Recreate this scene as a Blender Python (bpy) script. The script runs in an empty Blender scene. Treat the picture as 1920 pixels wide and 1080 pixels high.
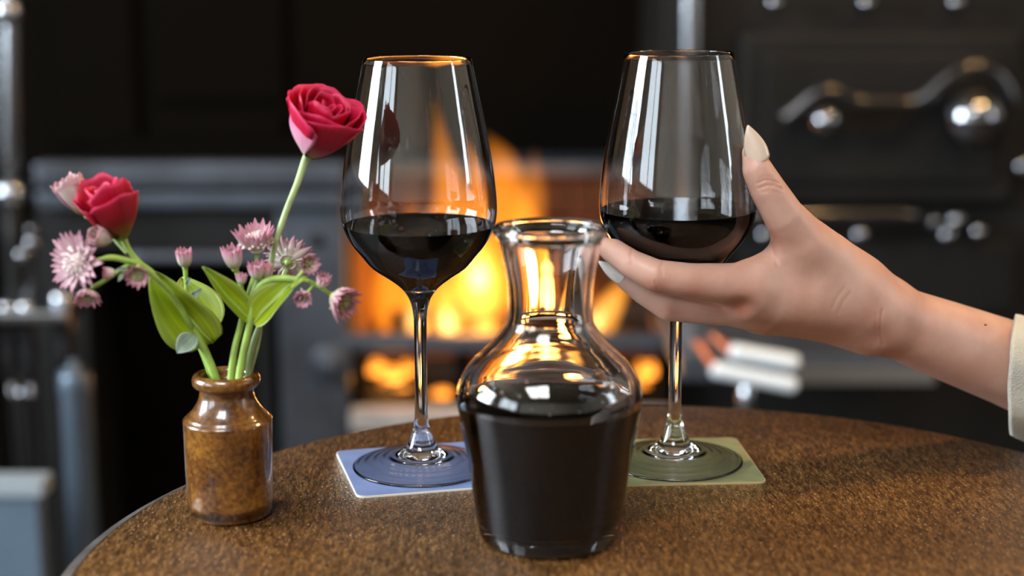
import bpy, bmesh, math, random
import numpy as np
from mathutils import Vector, Matrix

random.seed(7)
rng = np.random.default_rng(7)
SC = bpy.context.scene
COL = SC.collection

# ------------------------------------------------------------------ camera
F = 3010.0                      # focal length in pixels of a 1920 px wide frame
PITCH = math.radians(11.4)
TZ = 0.72                       # height of the table top
CAM = Vector((0, 0, TZ + 0.29))
cam_d = bpy.data.cameras.new('camera')
cam = bpy.data.objects.new('camera', cam_d)
COL.objects.link(cam)
cam.location = CAM
cam.rotation_euler = (math.pi / 2 - PITCH, 0, 0)
cam_d.sensor_width = 36
cam_d.lens = F / 1920 * 36
cam_d.clip_start = 0.02
cam_d.dof.use_dof = True
cam_d.dof.focus_distance = 0.895
cam_d.dof.aperture_fstop = 3.5
SC.camera = cam

# ------------------------------------------------------------------ world and daylight
world = bpy.data.worlds.new('world')
SC.world = world
world.use_nodes = True
world.node_tree.nodes['Background'].inputs[0].default_value = (0.60, 0.78, 1.0, 1)
world.node_tree.nodes['Background'].inputs[1].default_value = 0.6


def area(name, loc, aim, sx, sy, power, color):
    l = bpy.data.lights.new(name, 'AREA')
    l.shape = 'RECTANGLE'
    l.size, l.size_y = sx, sy
    l.energy = power
    l.color = color
    o = bpy.data.objects.new(name, l)
    COL.objects.link(o)
    o.location = loc
    o.rotation_euler = (Vector(aim) - Vector(loc)).to_track_quat('-Z', 'Y').to_euler()
    return o


# room box (interior): windows are openings in the walls, daylight stands in them
RX0, RX1, RY0, RY1, RZ = -2.6, 2.8, -2.4, 2.95, 2.6
DAY = (0.80, 0.91, 1.0)
# (wall, centre along the wall, width, sill z, head z, radiance)
WINDOWS = [('left', 0.80, 1.10, 0.95, 2.25, 42), ('left', -1.25, 1.80, 1.05, 2.40, 8),
           ('right', 0.55, 0.40, 1.0, 2.2, 12)]
for i, (w, c, wd, z0, z1, L) in enumerate(WINDOWS):
    zc, hh = (z0 + z1) / 2, z1 - z0
    P = math.pi * L * wd * hh
    if w == 'left':
        area('daylight', (RX0 - 0.16, c, zc), (0, c, zc), wd, hh, P, DAY)
    elif w == 'right':
        area('daylight', (RX1 + 0.16, c, zc), (0, c, zc), wd, hh, P, DAY)
    else:
        area('daylight', (c, RY0 - 0.16, zc), (c, 0, zc), wd, hh, P, DAY)

# unseen rooflight added above and behind the camera to brighten the hand: (x, y, width, depth, radiance)
ROOF = (-0.55, -0.75, 1.0, 1.0, 24)
area('daylight', (ROOF[0], ROOF[1], RZ + 0.12), (ROOF[0], ROOF[1], 0), ROOF[2], ROOF[3], math.pi * ROOF[4] * ROOF[2] * ROOF[3], (0.97, 0.98, 1.0))

SC.view_settings.view_transform = 'Standard'
SC.view_settings.look = 'None'
SC.view_settings.gamma = 1
SC.view_settings.use_curve_mapping = False
SC.view_settings.exposure = 0.15
cy = SC.cycles
cy.max_bounces = 14
cy.transmission_bounces = 14
cy.glossy_bounces = 6
cy.diffuse_bounces = 4
cy.transparent_max_bounces = 48
cy.sample_clamp_indirect = 12
cy.blur_glossy = 0.5
cy.use_denoising = True


# ------------------------------------------------------------------ helpers
def ray(px, py):
    c, s = math.cos(PITCH), math.sin(PITCH)
    u = 540 - py
    return Vector((px - 960, F * c + u * s, -F * s + u * c))


def at(px, py, Y):
    """world point of the photograph's pixel on the upright plane at distance Y"""
    d = ray(px, py)
    return CAM + d * (Y / d.y)


def on_table(px, py, z=TZ):
    d = ray(px, py)
    return CAM + d * ((z - CAM.z) / d.z)


def mpp(P):
    """metres per pixel at a point"""
    v = P - CAM
    return (v.y * math.cos(PITCH) - v.z * math.sin(PITCH)) / F


def link(name, me, mat=None, parent=None, smooth=True):
    o = bpy.data.objects.new(name, me)
    COL.objects.link(o)
    if mat and not me.materials:
        me.materials.append(mat)
    if parent:
        o.parent = parent
    if smooth:
        me.polygons.foreach_set('use_smooth', [True] * len(me.polygons))
    return o


def empty(name, loc=(0, 0, 0), label=None, cat=None, group=None, kind=None):
    o = bpy.data.objects.new(name, None)
    COL.objects.link(o)
    o.location = loc
    o.empty_display_size = 0.02
    tag(o, label, cat, group, kind)
    return o


def tag(o, label=None, cat=None, group=None, kind=None):
    if label: o['label'] = label
    if cat: o['category'] = cat
    if group: o['group'] = group
    if kind: o['kind'] = kind
    return o


def to_local(o, parent):
    """parent an object built in world coordinates without moving it"""
    o.parent = parent
    o.matrix_parent_inverse = Matrix.Translation(parent.location).inverted() if parent.parent is None and parent.type == 'EMPTY' else Matrix()
    return o


def pydata(name, verts, faces):
    me = bpy.data.meshes.new(name)
    me.from_pydata([tuple(v) for v in verts], [], faces)
    me.update()
    return me


def smooth_path(pts, n=8):
    """Catmull-Rom through points (any dimension)"""
    p = np.array(pts, float)
    p = np.vstack([2 * p[0] - p[1], p, 2 * p[-1] - p[-2]])
    out = []
    for i in range(1, len(p) - 2):
        for k in range(n):
            t = k / n
            a, b, c, d = p[i - 1], p[i], p[i + 1], p[i + 2]
            out.append(0.5 * (2 * b + (c - a) * t + (2 * a - 5 * b + 4 * c - d) * t * t + (3 * b - a - 3 * c + d) * t ** 3))
    out.append(p[-2])
    return np.array(out)


def lathe_data(strips, seg=72):
    verts, faces = [], []
    for prof in strips:
        base = len(verts)
        rings = []
        for r, z in prof:
            if r < 1e-6:
                rings.append([len(verts)])
                verts.append((0, 0, z))
            else:
                rings.append(list(range(len(verts), len(verts) + seg)))
                for k in range(seg):
                    a = 2 * math.pi * k / seg
                    verts.append((r * math.cos(a), r * math.sin(a), z))
        for A, B in zip(rings, rings[1:]):
            for k in range(seg):
                k2 = (k + 1) % seg
                if len(A) == 1 and len(B) == 1:
                    continue
                if len(A) == 1:
                    faces.append((A[0], B[k2], B[k]))
                elif len(B) == 1:
                    faces.append((A[k], A[k2], B[0]))
                else:
                    faces.append((A[k], A[k2], B[k2], B[k]))
    return verts, faces


def lathe(name, strips, mat, parent=None, seg=72):
    return link(name, pydata(name, *lathe_data(strips, seg)), mat, parent)


def box_data(x0, x1, y0, y1, z0, z1, bev=0.0):
    bm = bmesh.new()
    bmesh.ops.create_cube(bm, size=1)
    for v in bm.verts:
        v.co = Vector(((x0 + x1) / 2 + v.co.x * (x1 - x0), (y0 + y1) / 2 + v.co.y * (y1 - y0), (z0 + z1) / 2 + v.co.z * (z1 - z0)))
    if bev:
        bmesh.ops.bevel(bm, geom=bm.edges[:], offset=bev, segments=2, affect='EDGES', profile=0.6)
    return bm


def box(name, x0, x1, y0, y1, z0, z1, mat, parent=None, bev=0.0):
    bm = box_data(x0, x1, y0, y1, z0, z1, bev)
    me = bpy.data.meshes.new(name)
    bm.to_mesh(me)
    bm.free()
    return link(name, me, mat, parent, smooth=False)


def boxes(name, lst, mat, parent=None):
    bm = bmesh.new()
    for b in lst:
        t = box_data(*b)
        me = bpy.data.meshes.new('tmp')
        t.to_mesh(me)
        t.free()
        bm.from_mesh(me)
        bpy.data.meshes.remove(me)
    me = bpy.data.meshes.new(name)
    bm.to_mesh(me)
    bm.free()
    return link(name, me, mat, parent, smooth=False)


def tube_data(pts, radii, seg=10, n=6, flat=1.0):
    rr = np.array(radii if hasattr(radii, '__len__') else [radii] * len(pts), float)
    q = smooth_path(np.c_[np.array([tuple(p) for p in pts]), rr], n)
    C, R = q[:, :3], np.maximum(q[:, 3], 1e-5)
    T = np.gradient(C, axis=0)
    T /= np.linalg.norm(T, axis=1)[:, None] + 1e-12
    u = np.cross(T[0], (0.0, 0.0, 1.0))
    if np.linalg.norm(u) < 1e-3:
        u = np.cross(T[0], (1.0, 0.0, 0.0))
    u /= np.linalg.norm(u)
    verts, faces = [], []
    m = len(C)
    for i in range(m):
        u = u - T[i] * (u @ T[i])
        u /= np.linalg.norm(u)
        v = np.cross(T[i], u)
        for k in range(seg):
            a = 2 * math.pi * k / seg
            verts.append(C[i] + R[i] * (math.cos(a) * u + flat * math.sin(a) * v))
    for i in range(m - 1):
        for k in range(seg):
            k2 = (k + 1) % seg
            faces.append((i * seg + k, i * seg + k2, (i + 1) * seg + k2, (i + 1) * seg + k))
    verts.append(C[0]); verts.append(C[-1])
    for k in range(seg):
        k2 = (k + 1) % seg
        faces.append((m * seg, k2, k))
        faces.append((m * seg + 1, (m - 1) * seg + k, (m - 1) * seg + k2))
    return verts, faces


def tube(name, pts, radii, mat, parent=None, seg=10, n=6, flat=1.0):
    return link(name, pydata(name, *tube_data(pts, radii, seg, n, flat)), mat, parent)


def ball(name, c, r, mat, parent=None, sz=1.0):
    prof = [(r * math.sin(a), -r * sz * math.cos(a)) for a in np.linspace(0, math.pi, 15)]
    prof[0] = (0, -r * sz); prof[-1] = (0, r * sz)
    o = lathe(name, [prof], mat, parent, 24)
    o.location = c
    return o


def frame_from(d, roll=0.0, ref=(0, 0, 1)):
    """rotation whose local Z points along d"""
    d = Vector(d).normalized()
    r = Vector(ref)
    if abs(d.dot(r)) > 0.98:
        r = Vector((1, 0, 0))
    x = r.cross(d).normalized()
    y = d.cross(x)
    M = Matrix((x, y, d)).transposed()
    return (M @ Matrix.Rotation(roll, 3, 'Z')).to_4x4()


# ------------------------------------------------------------------ materials
def M_new(name):
    m = bpy.data.materials.new(name)
    m.use_nodes = True
    nt = m.node_tree
    return m, nt, nt.nodes['Principled BSDF']


def M_plain(name, col, rough=0.5, metal=0.0, spec=0.5, coat=0.0, coat_rough=0.1, var=0.0, scale=30, bump=0.0, bscale=80):
    m, nt, b = M_new(name)
    b.inputs['Base Color'].default_value = (*col, 1)
    b.inputs['Roughness'].default_value = rough
    b.inputs['Metallic'].default_value = metal
    b.inputs['Specular IOR Level'].default_value = spec
    b.inputs['Coat Weight'].default_value = coat
    b.inputs['Coat Roughness'].default_value = coat_rough
    if var or bump:
        tc = nt.nodes.new('ShaderNodeTexCoord')
        nz = nt.nodes.new('ShaderNodeTexNoise')
        nz.inputs['Scale'].default_value = scale
        nz.inputs['Detail'].default_value = 5
        nt.links.new(tc.outputs['Object'], nz.inputs['Vector'])
        if var:
            cr = nt.nodes.new('ShaderNodeValToRGB')
            cr.color_ramp.elements[0].position = 0.3
            cr.color_ramp.elements[1].position = 0.7
            cr.color_ramp.elements[0].color = (*[c * (1 - var) for c in col], 1)
            cr.color_ramp.elements[1].color = (*[min(1, c * (1 + var)) for c in col], 1)
            nt.links.new(nz.outputs['Fac'], cr.inputs['Fac'])
            nt.links.new(cr.outputs['Color'], b.inputs['Base Color'])
        if bump:
            n2 = nt.nodes.new('ShaderNodeTexNoise')
            n2.inputs['Scale'].default_value = bscale
            n2.inputs['Detail'].default_value = 4
            nt.links.new(tc.outputs['Object'], n2.inputs['Vector'])
            bp = nt.nodes.new('ShaderNodeBump')
            bp.inputs['Strength'].default_value = bump
            bp.inputs['Distance'].default_value = 0.002
            nt.links.new(n2.outputs['Fac'], bp.inputs['Height'])
            nt.links.new(bp.outputs['Normal'], b.inputs['Normal'])
    return m


def M_glass(name, ior=1.5, col=(1, 1, 1)):
    m, nt, b = M_new(name)
    nt.nodes.remove(b)
    g = nt.nodes.new('ShaderNodeBsdfGlass')
    g.inputs['IOR'].default_value = ior
    g.inputs['Roughness'].default_value = 0.0
    g.inputs['Color'].default_value = (*col, 1)
    nt.links.new(g.outputs[0], nt.nodes['Material Output'].inputs['Surface'])
    return m


def M_wine():
    m, nt, b = M_new('red_wine')
    nt.nodes.remove(b)
    g = nt.nodes.new('ShaderNodeBsdfGlass')
    # the sides touch the glass wall (relative index below 1), the top meets the air
    ia = nt.nodes.new('ShaderNodeAttribute'); ia.attribute_name = 'ior'
    nt.links.new(ia.outputs['Fac'], g.inputs['IOR'])
    v = nt.nodes.new('ShaderNodeVolumeAbsorption')
    v.inputs['Color'].default_value = (0.72, 0.02, 0.05, 1)
    v.inputs['Density'].default_value = 420
    nt.links.new(g.outputs[0], nt.nodes['Material Output'].inputs['Surface'])
    nt.links.new(v.outputs[0], nt.nodes['Material Output'].inputs['Volume'])
    return m


def M_flame(name, col, strength):
    m, nt, b = M_new(name)
    nt.nodes.remove(b)
    e = nt.nodes.new('ShaderNodeEmission')
    e.inputs['Color'].default_value = (*col, 1)
    e.inputs['Strength'].default_value = strength
    nt.links.new(e.outputs[0], nt.nodes['Material Output'].inputs['Volume'])
    return m


def M_table():
    m, nt, b = M_new('varnished_wood')
    N, L = nt.nodes.new, nt.links.new
    tc = N('ShaderNodeTexCoord')
    mp = N('ShaderNodeMapping')
    mp.inputs['Rotation'].default_value = (0, 0, math.radians(58))
    mp.inputs['Scale'].default_value = (1.0, 0.25, 1.0)
    L(tc.outputs['Object'], mp.inputs['Vector'])
    grain = N('ShaderNodeTexNoise')
    grain.inputs['Scale'].default_value = 520
    grain.inputs['Detail'].default_value = 6
    grain.inputs['Roughness'].default_value = 0.65
    L(mp.outputs[0], grain.inputs['Vector'])
    big = N('ShaderNodeTexNoise')
    big.inputs['Scale'].default_value = 14
    big.inputs['Detail'].default_value = 4
    L(tc.outputs['Object'], big.inputs['Vector'])
    cr = N('ShaderNodeValToRGB')
    e = cr.color_ramp.elements
    e[0].position, e[0].color = 0.36, (0.034, 0.012, 0.0028, 1)
    e[1].position, e[1].color = 0.72, (0.31, 0.152, 0.045, 1)
    k = e.new(0.52); k.color = (0.120, 0.050, 0.011, 1)
    L(grain.outputs['Fac'], cr.inputs['Fac'])
    mix = N('ShaderNodeMix'); mix.data_type = 'RGBA'; mix.blend_type = 'MULTIPLY'
    mix.inputs['Factor'].default_value = 0.45
    cr2 = N('ShaderNodeValToRGB')
    cr2.color_ramp.elements[0].position = 0.35; cr2.color_ramp.elements[0].color = (0.45, 0.42, 0.40, 1)
    cr2.color_ramp.elements[1].position = 0.65; cr2.color_ramp.elements[1].color = (1, 1, 1, 1)
    L(big.outputs['Fac'], cr2.inputs['Fac'])
    L(cr.outputs['Color'], mix.inputs['A']); L(cr2.outputs['Color'], mix.inputs['B'])
    spk = N('ShaderNodeMapRange'); spk.inputs['From Min'].default_value = 0.62; spk.inputs['From Max'].default_value = 0.70  # sparkle of the varnish painted in as pale tan specks
    mxs = N('ShaderNodeMix'); mxs.data_type = 'RGBA'; mxs.inputs['B'].default_value = (0.50, 0.33, 0.18, 1)
    L(spk.outputs[0], mxs.inputs['Factor']); L(mix.outputs['Result'], mxs.inputs['A'])
    L(mxs.outputs['Result'], b.inputs['Base Color'])
    b.inputs['Roughness'].default_value = 0.42
    b.inputs['Specular IOR Level'].default_value = 0.25
    b.inputs['Coat Weight'].default_value = 0.75
    b.inputs['Coat Roughness'].default_value = 0.08
    fine = N('ShaderNodeTexNoise')
    fine.inputs['Scale'].default_value = 800
    fine.inputs['Detail'].default_value = 3
    mp2 = N('ShaderNodeMapping')
    mp2.inputs['Rotation'].default_value = (0, 0, math.radians(58))
    mp2.inputs['Scale'].default_value = (1.0, 0.45, 1.0)
    L(tc.outputs['Object'], mp2.inputs['Vector']); L(mp2.outputs[0], fine.inputs['Vector'])
    L(fine.outputs['Fac'], spk.inputs['Value'])
    add = N('ShaderNodeMath'); add.operation = 'ADD'
    L(grain.outputs['Fac'], add.inputs[0]); L(fine.outputs['Fac'], add.inputs[1])
    bp = N('ShaderNodeBump')
    bp.inputs['Strength'].default_value = 0.9
    bp.inputs['Distance'].default_value = 0.0010
    L(add.outputs[0], bp.inputs['Height'])
    L(bp.outputs['Normal'], b.inputs['Normal'])
    L(bp.outputs['Normal'], b.inputs['Coat Normal'])
    return m


def M_stoneware():
    m, nt, b = M_new('brown_salt_glaze')
    N, L = nt.nodes.new, nt.links.new
    tc = N('ShaderNodeTexCoord')
    n1 = N('ShaderNodeTexNoise'); n1.inputs['Scale'].default_value = 420; n1.inputs['Detail'].default_value = 4
    n2 = N('ShaderNodeTexNoise'); n2.inputs['Scale'].default_value = 45; n2.inputs['Detail'].default_value = 5
    L(tc.outputs['Object'], n1.inputs['Vector']); L(tc.outputs['Object'], n2.inputs['Vector'])
    ad = N('ShaderNodeMath'); ad.operation = 'MULTIPLY_ADD'; ad.inputs[1].default_value = 0.45
    hf = N('ShaderNodeMath'); hf.operation = 'MULTIPLY'; hf.inputs[1].default_value = 0.55
    L(n2.outputs['Fac'], hf.inputs[0]); L(n1.outputs['Fac'], ad.inputs[0]); L(hf.outputs[0], ad.inputs[2])
    cr = N('ShaderNodeValToRGB')
    e = cr.color_ramp.elements
    e[0].position, e[0].color = 0.38, (0.036, 0.011, 0.0015, 1)
    e[1].position, e[1].color = 0.64, (0.26, 0.110, 0.014, 1)
    k = e.new(0.5); k.color = (0.125, 0.043, 0.004, 1)
    L(ad.outputs[0], cr.inputs['Fac']); L(cr.outputs['Color'], b.inputs['Base Color'])
    b.inputs['Roughness'].default_value = 0.3
    b.inputs['Coat Weight'].default_value = 1.0
    b.inputs['Coat Roughness'].default_value = 0.05
    bp = N('ShaderNodeBump'); bp.inputs['Strength'].default_value = 0.25; bp.inputs['Distance'].default_value = 0.0008
    n3 = N('ShaderNodeTexNoise'); n3.inputs['Scale'].default_value = 160; n3.inputs['Detail'].default_value = 2
    L(tc.outputs['Object'], n3.inputs['Vector']); L(n3.outputs['Fac'], bp.inputs['Height'])
    L(bp.outputs['Normal'], b.inputs['Coat Normal'])
    return m


def M_petal(name, stops, edge=None, rough=0.5, trans=0.35, vein=0.25, vscale=26):
    """colour runs along the petal (UV v); an optional edge colour runs along its border (UV u)"""
    m, nt, b = M_new(name)
    N, L = nt.nodes.new, nt.links.new
    uv = N('ShaderNodeUVMap'); uv.uv_map = 'UVMap'
    sep = N('ShaderNodeSeparateXYZ'); L(uv.outputs[0], sep.inputs[0])
    cr = N('ShaderNodeValToRGB')
    e = cr.color_ramp.elements
    e[0].position, e[0].color = stops[0][0], (*stops[0][1], 1)
    e[1].position, e[1].color = stops[-1][0], (*stops[-1][1], 1)
    for p, c in stops[1:-1]:
        k = e.new(p); k.color = (*c, 1)
    L(sep.outputs['Y'], cr.inputs['Fac'])
    colr = cr.outputs['Color']
    if edge:
        sb = N('ShaderNodeMath'); sb.operation = 'SUBTRACT'; sb.inputs[1].default_value = 0.5
        ab = N('ShaderNodeMath'); ab.operation = 'ABSOLUTE'
        mr = N('ShaderNodeMapRange'); mr.inputs['From Min'].default_value = 0.28; mr.inputs['From Max'].default_value = 0.5
        L(sep.outputs['X'], sb.inputs[0]); L(sb.outputs[0], ab.inputs[0]); L(ab.outputs[0], mr.inputs['Value'])
        mx = N('ShaderNodeMix'); mx.data_type = 'RGBA'
        mx.inputs['B'].default_value = (*edge, 1)
        L(mr.outputs[0], mx.inputs['Factor']); L(colr, mx.inputs['A'])
        colr = mx.outputs['Result']
    if vein:
        mp = N('ShaderNodeMapping'); mp.inputs['Scale'].default_value = (1, 0.07, 1)
        L(uv.outputs[0], mp.inputs['Vector'])
        nz = N('ShaderNodeTexNoise'); nz.inputs['Scale'].default_value = vscale; nz.inputs['Detail'].default_value = 3
        L(mp.outputs[0], nz.inputs['Vector'])
        c2 = N('ShaderNodeValToRGB')
        c2.color_ramp.elements[0].position = 0.35; c2.color_ramp.elements[0].color = (1 - vein,) * 3 + (1,)
        c2.color_ramp.elements[1].position = 0.65; c2.color_ramp.elements[1].color = (1, 1, 1, 1)
        L(nz.outputs['Fac'], c2.inputs['Fac'])
        m2 = N('ShaderNodeMix'); m2.data_type = 'RGBA'; m2.blend_type = 'MULTIPLY'; m2.inputs['Factor'].default_value = 1
        L(colr, m2.inputs['A']); L(c2.outputs['Color'], m2.inputs['B'])
        colr = m2.outputs['Result']
    L(colr, b.inputs['Base Color'])
    b.inputs['Roughness'].default_value = rough
    tr = N('ShaderNodeBsdfTranslucent'); L(colr, tr.inputs['Color'])
    ms = N('ShaderNodeMixShader'); ms.inputs[0].default_value = trans
    out = nt.nodes['Material Output']
    L(b.outputs[0], ms.inputs[1]); L(tr.outputs[0], ms.inputs[2]); L(ms.outputs[0], out.inputs['Surface'])
    return m


def M_skin():
    m, nt, b = M_new('skin')
    N, L = nt.nodes.new, nt.links.new
    tc = N('ShaderNodeTexCoord')
    n1 = N('ShaderNodeTexNoise'); n1.inputs['Scale'].default_value = 38; n1.inputs['Detail'].default_value = 4
    L(tc.outputs['Object'], n1.inputs['Vector'])
    cr = N('ShaderNodeValToRGB')
    cr.color_ramp.elements[0].position = 0.32; cr.color_ramp.elements[0].color = (0.56, 0.305, 0.225, 1)
    cr.color_ramp.elements[1].position = 0.68; cr.color_ramp.elements[1].color = (0.65, 0.405, 0.32, 1)
    L(n1.outputs['Fac'], cr.inputs['Fac'])
    at_ = N('ShaderNodeAttribute'); at_.attribute_name = 'flush_shade'  # knuckle redness together with painted crease shade
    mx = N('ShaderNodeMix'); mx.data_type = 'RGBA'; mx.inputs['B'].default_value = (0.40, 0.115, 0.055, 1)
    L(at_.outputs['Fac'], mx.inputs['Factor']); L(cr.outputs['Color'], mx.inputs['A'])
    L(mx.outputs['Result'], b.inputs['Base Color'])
    b.inputs['Roughness'].default_value = 0.46
    b.inputs['Subsurface Weight'].default_value = 0.25
    b.inputs['Subsurface Radius'].default_value = (0.006, 0.0022, 0.0012)
    b.inputs['Subsurface Scale'].default_value = 1.0
    vo = N('ShaderNodeTexVoronoi'); vo.inputs['Scale'].default_value = 900
    L(tc.outputs['Object'], vo.inputs['Vector'])
    bp = N('ShaderNodeBump'); bp.inputs['Strength'].default_value = 0.12; bp.inputs['Distance'].default_value = 0.0005
    L(vo.outputs['Distance'], bp.inputs['Height']); L(bp.outputs['Normal'], b.inputs['Normal'])
    return m


MAT = {}
MAT['glass'] = M_glass('clear_glass', 1.5)
MAT['wine'] = M_wine()
MAT['table'] = M_table()
MAT['table_edge'] = M_plain('worn_table_edge', (0.12, 0.10, 0.09), 0.35, coat=0.5, var=0.3, scale=60, bump=0.2)
MAT['vase'] = M_stoneware()
MAT['iron'] = M_plain('black_cast_iron', (0.008, 0.0075, 0.007), 0.55, spec=0.25, var=0.3, scale=9, bump=0.15, bscale=60)
MAT['soot'] = M_plain('sooty_iron', (0.0032, 0.0022, 0.0012), 0.9, spec=0.05)
MAT['grey_iron'] = M_plain('blackleaded_iron', (0.068, 0.077, 0.096), 0.44, metal=0.3, var=0.25, scale=14, bump=0.2, bscale=40)
MAT['pol_iron'] = M_plain('polished_iron', (0.10, 0.10, 0.105), 0.14, metal=0.9)
MAT['knob'] = M_plain('polished_dark_knob', (0.30, 0.31, 0.34), 0.07, metal=1.0)
MAT['steel'] = M_plain('bright_steel', (0.45, 0.47, 0.50), 0.22, metal=1.0)
MAT['brick'] = M_plain('fire_brick', (0.070, 0.027, 0.010), 0.95, var=0.35, scale=18, bump=0.4, bscale=70)
MAT['log'] = M_plain('charred_wood', (0.06, 0.035, 0.02), 0.95, var=0.6, scale=25, bump=0.8, bscale=60)
MAT['panelling'] = M_plain('dark_panelling', (0.035, 0.022, 0.014), 0.5, var=0.3, scale=9)
MAT['plaster'] = M_plain('cream_plaster', (0.55, 0.50, 0.42), 0.9, var=0.06, scale=4)
MAT['ceil'] = M_plain('tobacco_ceiling', (0.26, 0.21, 0.15), 0.9, var=0.04, scale=3)
MAT['floor'] = M_plain('dark_floorboards', (0.035, 0.024, 0.016), 0.6, var=0.4, scale=6)
MAT['frame'] = M_plain('painted_frame', (0.35, 0.36, 0.34), 0.5)

# ================================================================== THE ROOM
def wall_with_openings(name, axis, pos, thick, u0, u1, openings, mat):
    """a wall along X (axis 'x') or along Y (axis 'y') with rectangular openings (u centre, width, z0, z1)"""
    lst = []
    ops = sorted(openings)
    cur = u0
    cells = []
    for c, w, z0, z1 in ops:
        cells.append((cur, c - w / 2, 0, RZ))
        cells.append((c - w / 2, c + w / 2, 0, z0))
        cells.append((c - w / 2, c + w / 2, z1, RZ))
        cur = c + w / 2
    cells.append((cur, u1, 0, RZ))
    for a, b, z0, z1 in cells:
        if axis == 'y':
            lst.append((min(pos, pos + thick), max(pos, pos + thick), a, b, z0, z1))
        else:
            lst.append((a, b, min(pos, pos + thick), max(pos, pos + thick), z0, z1))
    return tag(boxes(name, lst, mat), kind='structure')


def wins(side):
    return [(c, w, z0, z1) for s, c, w, z0, z1, _ in WINDOWS if s == side]


tag(box('floor', RX0 - .2, RX1 + .2, RY0 - .2, RY1 + .2, -0.1, 0, MAT['floor']), kind='structure')
rx0, rx1, ry0, ry1 = ROOF[0] - ROOF[2] / 2, ROOF[0] + ROOF[2] / 2, ROOF[1] - ROOF[3] / 2, ROOF[1] + ROOF[3] / 2
tag(boxes('ceiling', [(RX0 - .2, rx0, RY0 - .2, RY1 + .2, RZ, RZ + .1), (rx1, RX1 + .2, RY0 - .2, RY1 + .2, RZ, RZ + .1),
                      (rx0, rx1, RY0 - .2, ry0, RZ, RZ + .1), (rx0, rx1, ry1, RY1 + .2, RZ, RZ + .1)], MAT['ceil']), kind='structure')
rl = empty('window_5', (0, 0, 0), kind='structure')  # bars across the added rooflight
box('glazing_bar', ROOF[0] - .02, ROOF[0] + .02, ry0, ry1, RZ + .04, RZ + .08, MAT['frame'], rl)
box('glazing_bar', rx0, rx1, ROOF[1] - .02, ROOF[1] + .02, RZ + .04, RZ + .08, MAT['frame'], rl)
wall_with_openings('wall_left', 'y', RX0, -0.2, RY0 - .2, RY1 + .2, wins('left'), MAT['plaster'])
wall_with_openings('wall_right', 'y', RX1, 0.2, RY0 - .2, RY1 + .2, wins('right'), MAT['plaster'])
wall_with_openings('wall_front', 'x', RY0, -0.2, RX0, RX1, wins('front'), MAT['plaster'])
tag(box('wall_back', RX0, RX1, RY1, RY1 + 0.2, 0, RZ, MAT['soot']), kind='structure')
for i, (s, c, w, z0, z1, _) in enumerate(WINDOWS):
    fr = empty('window_%d' % (i + 1), (0, 0, 0), kind='structure')

    def bar(name, a, b, za, zb):
        if s == 'front':
            box(name, a, b, RY0 - 0.09, RY0 - 0.03, za, zb, MAT['frame'], fr)
        elif s == 'left':
            box(name, RX0 - 0.09, RX0 - 0.03, a, b, za, zb, MAT['frame'], fr)
        else:
            box(name, RX1 + 0.03, RX1 + 0.09, a, b, za, zb, MAT['frame'], fr)
    u0, u1 = c - w / 2, c + w / 2
    bar('frame_side', u0, u0 + .05, z0, z1)
    bar('frame_side', u1 - .05, u1, z0, z1)
    bar('frame_rail', u0 + .05, u1 - .05, z0, z0 + .05)
    bar('frame_rail', u0 + .05, u1 - .05, z1 - .05, z1)
    if w > 0.6:
        bar('glazing_bar', c - .02, c + .02, z0 + .05, z1 - .05)

# dark wooden dado round the room
tag(box('trim_1', RX0, RX0 + .02, RY0, RY1, 0, 0.94, MAT['panelling']), kind='structure')
tag(box('trim_2', RX1 - .02, RX1, RY0, RY1, 0, 0.94, MAT['panelling']), kind='structure')
tag(box('trim_3', RX0 + .02, RX1 - .02, RY0, RY0 + .02, 0, 1.0, MAT['panelling']), kind='structure')

# ================================================================== THE RANGE (behind the table)
YF = 2.30        # front of the range


def bx(name, px0, px1, py0, py1, Ya, Yb, mat, parent, bev=0.003):
    """box whose front face covers that part of the photograph at distance Ya"""
    pc = (px0 + px1) / 2
    A, B = at(px0, (py0 + py1) / 2, Ya), at(px1, (py0 + py1) / 2, Ya)
    T, Bt = at(pc, py0, Ya), at(pc, py1, Ya)
    return box(name, A.x, B.x, Ya, Yb, Bt.z, T.z, mat, parent, bev)


def floor_box(name, px0, px1, py0, Ya, Yb, mat, parent, bev=0.003):
    A, B, T = at(px0, 700, Ya), at(px1, 700, Ya), at(960, py0, Ya)
    return box(name, A.x, B.x, Ya, Yb, 0, T.z, mat, parent, bev)


rngo = empty('kitchen_range', (0.05, YF, 0), 'black cast iron kitchen range with an open fire and polished fittings', 'range')


def R(o):
    return to_local(o, rngo)


# left hob block
floor_box_top = at(960, 330, YF - 0.04).z
R(bx('hob_edge', 62, 648, 306, 350, YF - 0.05, YF - 0.01, MAT['grey_iron'], None, 0.006))
R(bx('hob_plate', 62, 648, 318, 350, YF - 0.01, YF + 0.48, MAT['soot'], None, 0.003))
R(bx('ledge_moulding', 66, 645, 359, 392, YF - 0.03, YF + 0.4, MAT['grey_iron'], None, 0.008))
R(bx('upper_panel', 70, 520, 392, 470, YF, YF + 0.3, MAT['iron'], None))
R(tube('rail', [at(245, 482, YF - 0.04), at(380, 482, YF - 0.04), at(520, 482, YF - 0.04)], 0.0085, MAT['grey_iron'], None, 14))
for px in (252, 514):
    R(tube('rail_bracket', [at(px, 482, YF - 0.035), at(px, 482, YF + 0.02)], 0.006, MAT['grey_iron'], None))
for px0, px1 in ((70, 172), ):
    R(floor_box('stile', px0, px1, 470, YF + 0.002, YF + 0.3, MAT['iron'], None))
R(floor_box('oven_recess', 172, 515, 492, YF + 0.16, YF + 0.3, MAT['soot'], None))
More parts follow.
